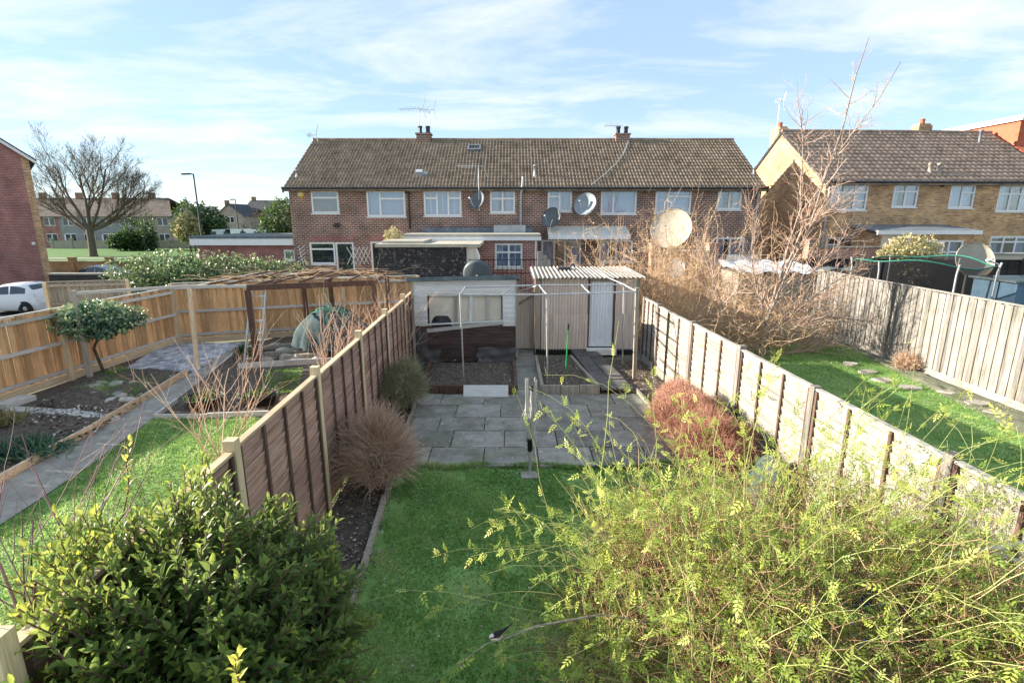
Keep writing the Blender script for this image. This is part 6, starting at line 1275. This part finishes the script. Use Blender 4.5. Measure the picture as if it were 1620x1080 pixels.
# bare tree in the right garden, leaning branches over the fence
def right_tree():
    base = G(1198, 562); t = plant('bare_tree', 'bare many stemmed fruit tree with drooping branches in the right garden', 'tree', base); Y = base.y; br = []
    stems = [([(1198, 562), (1215, 500), (1235, 440), (1262, 370), (1300, 290), (1328, 225), (1352, 130), (1376, 58)], .075), ([(1215, 500), (1240, 440), (1268, 385), (1290, 330), (1318, 240), (1375, 180), (1424, 98)], .05), ([(1235, 440), (1265, 330), (1272, 250), (1268, 180), (1262, 128)], .035),
             ([(1200, 545), (1250, 520), (1310, 500), (1370, 508), (1388, 505)], .05), ([(1205, 540), (1262, 490), (1330, 440), (1372, 415)], .04), ([(1198, 550), (1150, 500), (1120, 420), (1105, 360)], .04), ([(1210, 510), (1190, 430), (1195, 350), (1180, 290)], .035),
             ([(1225, 480), (1300, 420), (1345, 370), (1350, 345)], .035), ([(1200, 555), (1260, 560), (1310, 545), (1345, 562)], .035), ([(1215, 520), (1290, 470), (1345, 455)], .03), ([(1198, 555), (1150, 530), (1100, 480)], .035), ([(1262, 370), (1310, 330), (1350, 320)], .025)]
    for k, (pp, r) in enumerate(stems):
        r *= .66
        dy = random.uniform(-.9, .7) if k else 0; m = len(pp); pts = [PD(x, y, Y+dy*i/(m-1)) for i, (x, y) in enumerate(pp)]; q = []
        for u in np.linspace(0, m-1.001, 9): i = int(u); q.append(pts[i].lerp(pts[i+1], u-i)+Vector((random.gauss(0, .02), random.gauss(0, .03), random.gauss(0, .02))))
        br.append((0, q, r, r*.18))
        for j in range(40):
            u = random.uniform(.12, .93)*8; i = int(u); s = q[i].lerp(q[i+1], u-i); ax = (q[i+1]-q[i]).normalized(); o = Vector((random.gauss(0, 1), random.gauss(0, 1), random.gauss(0, .7)))
            for lv, pts_, r0, r1 in grow(s, ax*.9+o.normalized()*.9, random.uniform(.35, 1.25)*(1.2-u/10), r*(1-u/9)*.42+.003, 1, [4], [.7], .55, .07, .11, 6, .2, .6, k*100+j): br.append((lv+1, pts_, r0, r1))
    tree_mesh('trunk', br, 0, 0, 'bark_pale', t, 7); tree_mesh('twigs', br, 1, 2, 'pink_twig', t, 4)['kind'] = 'stuff'
right_tree()
# tangle of dry climbers behind the right fence
def climbers(label, px0, px1, y0, y1, nst, zmax, seed, tone=(.2, 1)):
    rg = np.random.default_rng(seed); x0, x1 = PD(px0, 500, y0).x, PD(px1, 500, y0).x; t = plant('dry_climber', label, 'climber', ((x0+x1)/2, (y0+y1)/2, 0))
    p = np.column_stack([rg.uniform(x0, x1, nst), rg.uniform(y0, y1, nst), np.zeros(nst)]); hgt = rg.uniform(.45, 1.0, nst)*zmax
    P = curve_bundle(p, np.column_stack([rg.normal(size=nst)*.55, rg.normal(size=nst)*.4, np.ones(nst)]), hgt, 10, .02, .24); V, Fc = tubes_np(P, taper(nst, 10, rg.uniform(.005, .013, nst), .003), 4); np_mesh('canes', V, Fc, 'tan_twig', t, np.repeat(rg.uniform(*tone, nst), 40), True)['kind'] = 'stuff'
    m = nst*17; k = rg.integers(0, nst, m); s = rg.beta(1.6, 1.2, m)*8.99; i = s.astype(int); f = (s-i)[:, None]; q = P[k, i]*(1-f)+P[k, i+1]*f; d = norm(rg.normal(size=(m, 3)))+np.array([0, 0, .15])
    T2 = curve_bundle(q, d, rg.uniform(.15, .75, m), 5, 0, .32, .12); V, Fc = tubes_np(T2, taper(m, 5, rg.uniform(.003, .0055, m), .002), 3); np_mesh('twigs', V, Fc, 'tan_twig', t, np.repeat(rg.uniform(*tone, m), 15), True)['kind'] = 'stuff'
    w = nst*5; k = rg.integers(0, m, w); pos = T2[k, rg.integers(2, 5, w)]; V, Fc, kk = leaves_np(pos, norm(rg.normal(size=(w, 3))), norm(rg.normal(size=(w, 3))), rg.uniform(.03, .08, w), rg.uniform(.015, .04, w), DIA_V, DIA_F); np_mesh('dry_leaves', V, Fc, 'tan_twig', t, np.repeat(rg.uniform(.4, 1, w), kk))['kind'] = 'stuff'
climbers('tall thicket of dry tan climber stems behind the corrugated shed', 960, 1130, 15.0, 16.6, 150, 4.6, 1)
climbers('dry tan climber stems in front of the end terrace house', 1080, 1220, 14.4, 16.8, 95, 4.4, 2)
climbers('low dense tangle of dry stems behind the grey fence', 1040, 1270, 12.6, 14.6, 140, 2.1, 3, (.35, 1))
climbers('thin dry stems at the foot of the bare tree', 1180, 1330, 13.4, 15.2, 50, 2.0, 4, (.3, 1))
climbers('tall dry stems in front of the huge cream dish', 1015, 1115, 14.9, 16.2, 55, 5.2, 5, (.4, 1))

# leafy masses
def leafy(name, label, cat, blobs, mat, n, ln, loc, wd=.55, stem=None, hi=.6, leafv=(LEAF_V, LEAF_F)):
    t = plant(name, label, cat, loc); pos, dr = [], []; vol = np.array([b[3]*b[4]+b[5]*b[4] for b in blobs]); cnt = (n*vol/vol.sum()).astype(int); rel = []
    for (x, y, z, rx, ry, rz), m in zip(blobs, cnt):
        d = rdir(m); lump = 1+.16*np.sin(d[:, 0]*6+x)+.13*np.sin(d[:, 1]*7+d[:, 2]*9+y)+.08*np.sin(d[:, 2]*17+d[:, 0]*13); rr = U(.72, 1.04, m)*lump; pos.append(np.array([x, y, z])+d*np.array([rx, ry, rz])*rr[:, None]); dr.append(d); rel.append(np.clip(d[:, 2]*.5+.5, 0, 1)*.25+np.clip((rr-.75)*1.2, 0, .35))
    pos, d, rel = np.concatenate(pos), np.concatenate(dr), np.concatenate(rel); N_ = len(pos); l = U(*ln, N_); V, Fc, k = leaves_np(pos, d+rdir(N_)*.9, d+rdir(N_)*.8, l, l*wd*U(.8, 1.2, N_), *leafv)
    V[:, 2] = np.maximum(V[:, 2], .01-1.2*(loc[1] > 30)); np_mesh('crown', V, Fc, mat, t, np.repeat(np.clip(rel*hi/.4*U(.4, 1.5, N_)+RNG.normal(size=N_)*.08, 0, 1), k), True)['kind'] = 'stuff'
    for s in (stem or []): b = MB(); b.tube(*s); b.build('trunk', 'bark', t)
    return t
q = G(165, 590); hc = PD(152, 506, q.y-.3)
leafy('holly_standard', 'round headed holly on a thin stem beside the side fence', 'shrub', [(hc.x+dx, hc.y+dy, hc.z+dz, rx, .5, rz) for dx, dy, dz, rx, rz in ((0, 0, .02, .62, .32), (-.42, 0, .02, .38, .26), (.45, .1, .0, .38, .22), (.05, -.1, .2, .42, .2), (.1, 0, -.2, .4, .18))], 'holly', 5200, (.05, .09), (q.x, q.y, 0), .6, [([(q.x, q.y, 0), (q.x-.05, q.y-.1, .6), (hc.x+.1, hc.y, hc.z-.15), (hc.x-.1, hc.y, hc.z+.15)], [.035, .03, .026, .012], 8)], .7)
iv = []
for px, py, rx, rz in ((225, 425, 1.1, .6), (265, 418, 1.2, .62), (300, 426, .9, .5), (330, 420, 1.1, .52), (370, 419, 1.1, .5), (410, 422, 1.0, .45), (445, 424, .9, .4), (215, 440, .9, .5), (250, 442, 1.1, .5)):
    p = PD(px, py, 18.3); iv.append((p.x, p.y, p.z-.15, rx, .8, rz))
iv += [(a, y, z-.8, rx, .7, .8) for a, y, z, rx, _, _2 in iv[:7]]
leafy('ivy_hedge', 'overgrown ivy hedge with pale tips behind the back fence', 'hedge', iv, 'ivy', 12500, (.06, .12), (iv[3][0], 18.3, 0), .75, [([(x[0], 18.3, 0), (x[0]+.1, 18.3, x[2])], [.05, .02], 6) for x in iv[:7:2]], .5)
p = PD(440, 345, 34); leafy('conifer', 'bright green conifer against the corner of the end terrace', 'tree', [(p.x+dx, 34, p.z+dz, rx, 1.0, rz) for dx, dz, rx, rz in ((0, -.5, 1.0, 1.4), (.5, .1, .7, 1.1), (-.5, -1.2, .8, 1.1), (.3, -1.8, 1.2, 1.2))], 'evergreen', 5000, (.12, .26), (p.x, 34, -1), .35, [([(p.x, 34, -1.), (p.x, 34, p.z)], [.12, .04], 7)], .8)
for lab, px, py, Y, rx, rz, m in (('dark round shrub beside the street lamp', 325, 352, 62, 2.0, 1.7, 'evergreen'), ('pale round shrub left of the street lamp', 297, 358, 60, 1.1, 1.3, 'pale_shrub'), ('dark evergreen behind the round shrubs', 303, 348, 68, 2.2, 2.0, 'evergreen'), ('dark conifer in front of the distant terrace', 222, 372, 74, 2.0, 2.2, 'evergreen'), ('low green hedge plant in front of the grey terrace house', 195, 380, 73, 1.7, .9, 'evergreen')):
    p = PD(px, py, Y); leafy('garden_shrub', lab, 'shrub', [(p.x, Y, p.z, rx, 1.5, rz), (p.x+rx*.4, Y, p.z-rz*.4, rx*.7, 1.3, rz*.7), (p.x-rx*.4, Y, p.z-rz*.5, rx*.7, 1.3, rz*.7)], m, 2600, (.2, .42), (p.x, Y, gz(Y)), .6, [([(p.x, Y, gz(Y)-.05), (p.x, Y, p.z)], [.15, .05], 6)], .6)
p = PD(1440, 392, 20.9); leafy('pale_shrub', 'pale cream green shrub in front of the lean to', 'shrub', [(p.x, 20.9, p.z, .9, .6, .5), (p.x+.5, 20.9, p.z-.2, .7, .5, .4), (p.x-.6, 20.9, p.z-.25, .6, .5, .35), (p.x, 20.9, p.z-.9, .8, .5, .7)], 'pale_shrub', 3200, (.06, .13), (p.x, 20.9, 0), .6, [([(p.x, 20.9, 0), (p.x, 20.9, p.z)], [.04, .02], 6)], .9)
p = PD(622, 374, 22.9); leafy('dry_shrub', 'dry straw coloured shrub growing on the outbuilding roof edge', 'shrub', [(p.x, 22.9, p.z, .32, .3, .32), (p.x, 22.9, p.z-.35, .22, .2, .3)], 'pale_shrub', 900, (.06, .14), (p.x, 22.9, 0), .3, [([(p.x, 22.9, 0), (p.x, 22.9, p.z)], [.03, .015], 6)], .9)
q = G(40, 722); n = 420; t = plant('leek_clump', 'clump of strappy dark green leaves in the near left bed', 'plant', q); p = np.column_stack([q.x+RNG.normal(size=n)*.25, q.y+RNG.normal(size=n)*.16, np.full(n, .04)]); d = rdir(n); d[:, 2] = np.abs(d[:, 2])*.6+.35; V, Fc, k = leaves_np(p, d, rdir(n), U(.15, .32, n), U(.018, .03, n)); np_mesh('leaves', V, Fc, 'holly', t, np.repeat(U(.1, .7, n), k))['kind'] = 'stuff'
q = G(388, 570); n = 260; t = plant('grass_clump', 'upright clump of rosemary beside the ladder', 'plant', q); p = np.column_stack([q.x+RNG.normal(size=n)*.10, q.y+RNG.normal(size=n)*.08, U(0, .25, n)]); d = rdir(n)*.35; d[:, 2] += 1; V, Fc, k = leaves_np(p, d, rdir(n), U(.1, .25, n), U(.008, .014, n)); np_mesh('leaves', V, Fc, 'evergreen', t, np.repeat(U(.2, .9, n), k))['kind'] = 'stuff'
q = G(10, 672); n = 260; t = plant('dry_tuft', 'dry straw tuft in the near left bed', 'plant', q); p = np.column_stack([q.x+RNG.normal(size=n)*.12, q.y+RNG.normal(size=n)*.1, np.full(n, .04)]); d = rdir(n); d[:, 2] = np.abs(d[:, 2])*.8+.3; V, Fc, k = leaves_np(p, d, rdir(n), U(.1, .28, n), U(.008, .014, n)); np_mesh('leaves', V, Fc, 'pale_shrub', t, np.repeat(U(.2, .9, n), k))['kind'] = 'stuff'
q = G(1435, 585); t = ball_bush('dead_stump', 'dead brown shrub stump on the soil below the tall board fence', (q.x, q.y), .28, .26, .36, 'dry_twig', 500, (.1, .25), .006, .3)

# big bare street tree on the green
def street_tree(label, px, py, Y, hgt, stems, seed, kids=(6, 7, 6, 3), r=.50):
    base = Vector((PD(px, py, Y).x, Y, gz(Y))); t = plant('bare_tree', label, 'tree', base); fork = base+Vector((.1, 0, hgt*.2)); b = MB(); b.tube([base-Vector((0, 0, .2)), base+Vector((0, 0, .25)), base+Vector((.05, 0, hgt*.1)), fork+Vector((0, 0, .15))], [r*1.35, r, r*.85, r*.9], 10); b.build('trunk', 'bark', t); br = []
    for i, (d, l) in enumerate(stems): br += grow(fork, d, l*hgt, r*.42, 4, list(kids), [.62, .6, .6, .65], .60, .085, .085, 6, .28, .52, seed+i)
    tree_mesh('limbs', br, 0, 1, 'bark', t, 6); tree_mesh('branches', br, 2, 3, 'tree_twig', t, 4)['kind'] = 'stuff'; b4 = [x for x in br if x[0] == 4]; tree_mesh('twigs', [(4, p, max(r0, .014), max(r1, .008)) for _, p, r0, r1 in b4], 4, 4, 'tree_twig', t, 3)['kind'] = 'stuff'
street_tree('big bare spreading tree on the green verge before the distant terrace', 148, 405, 62, 14.6, [((-.5, .1, 1), .5), ((-.05, .3, 1), .48), ((.6, -.1, 1), .52), ((1.0, .2, .85), .50), ((-1.1, -.2, .8), .42), ((.25, -.4, 1), .44), ((-1.5, .1, .3), .34), ((1.6, .1, .35), .46), ((1.2, -.3, .5), .44)], 300, r=.42)
street_tree('smaller bare rounded tree behind the green conifer', 415, 372, 66, 6.6, [((-.6, 0, 1), .42), ((0, .2, 1), .46), ((.6, -.1, 1), .42), ((1.1, 0, .6), .36), ((-1.1, 0, .6), .36)], 400, (4, 4, 4, 3), .22)
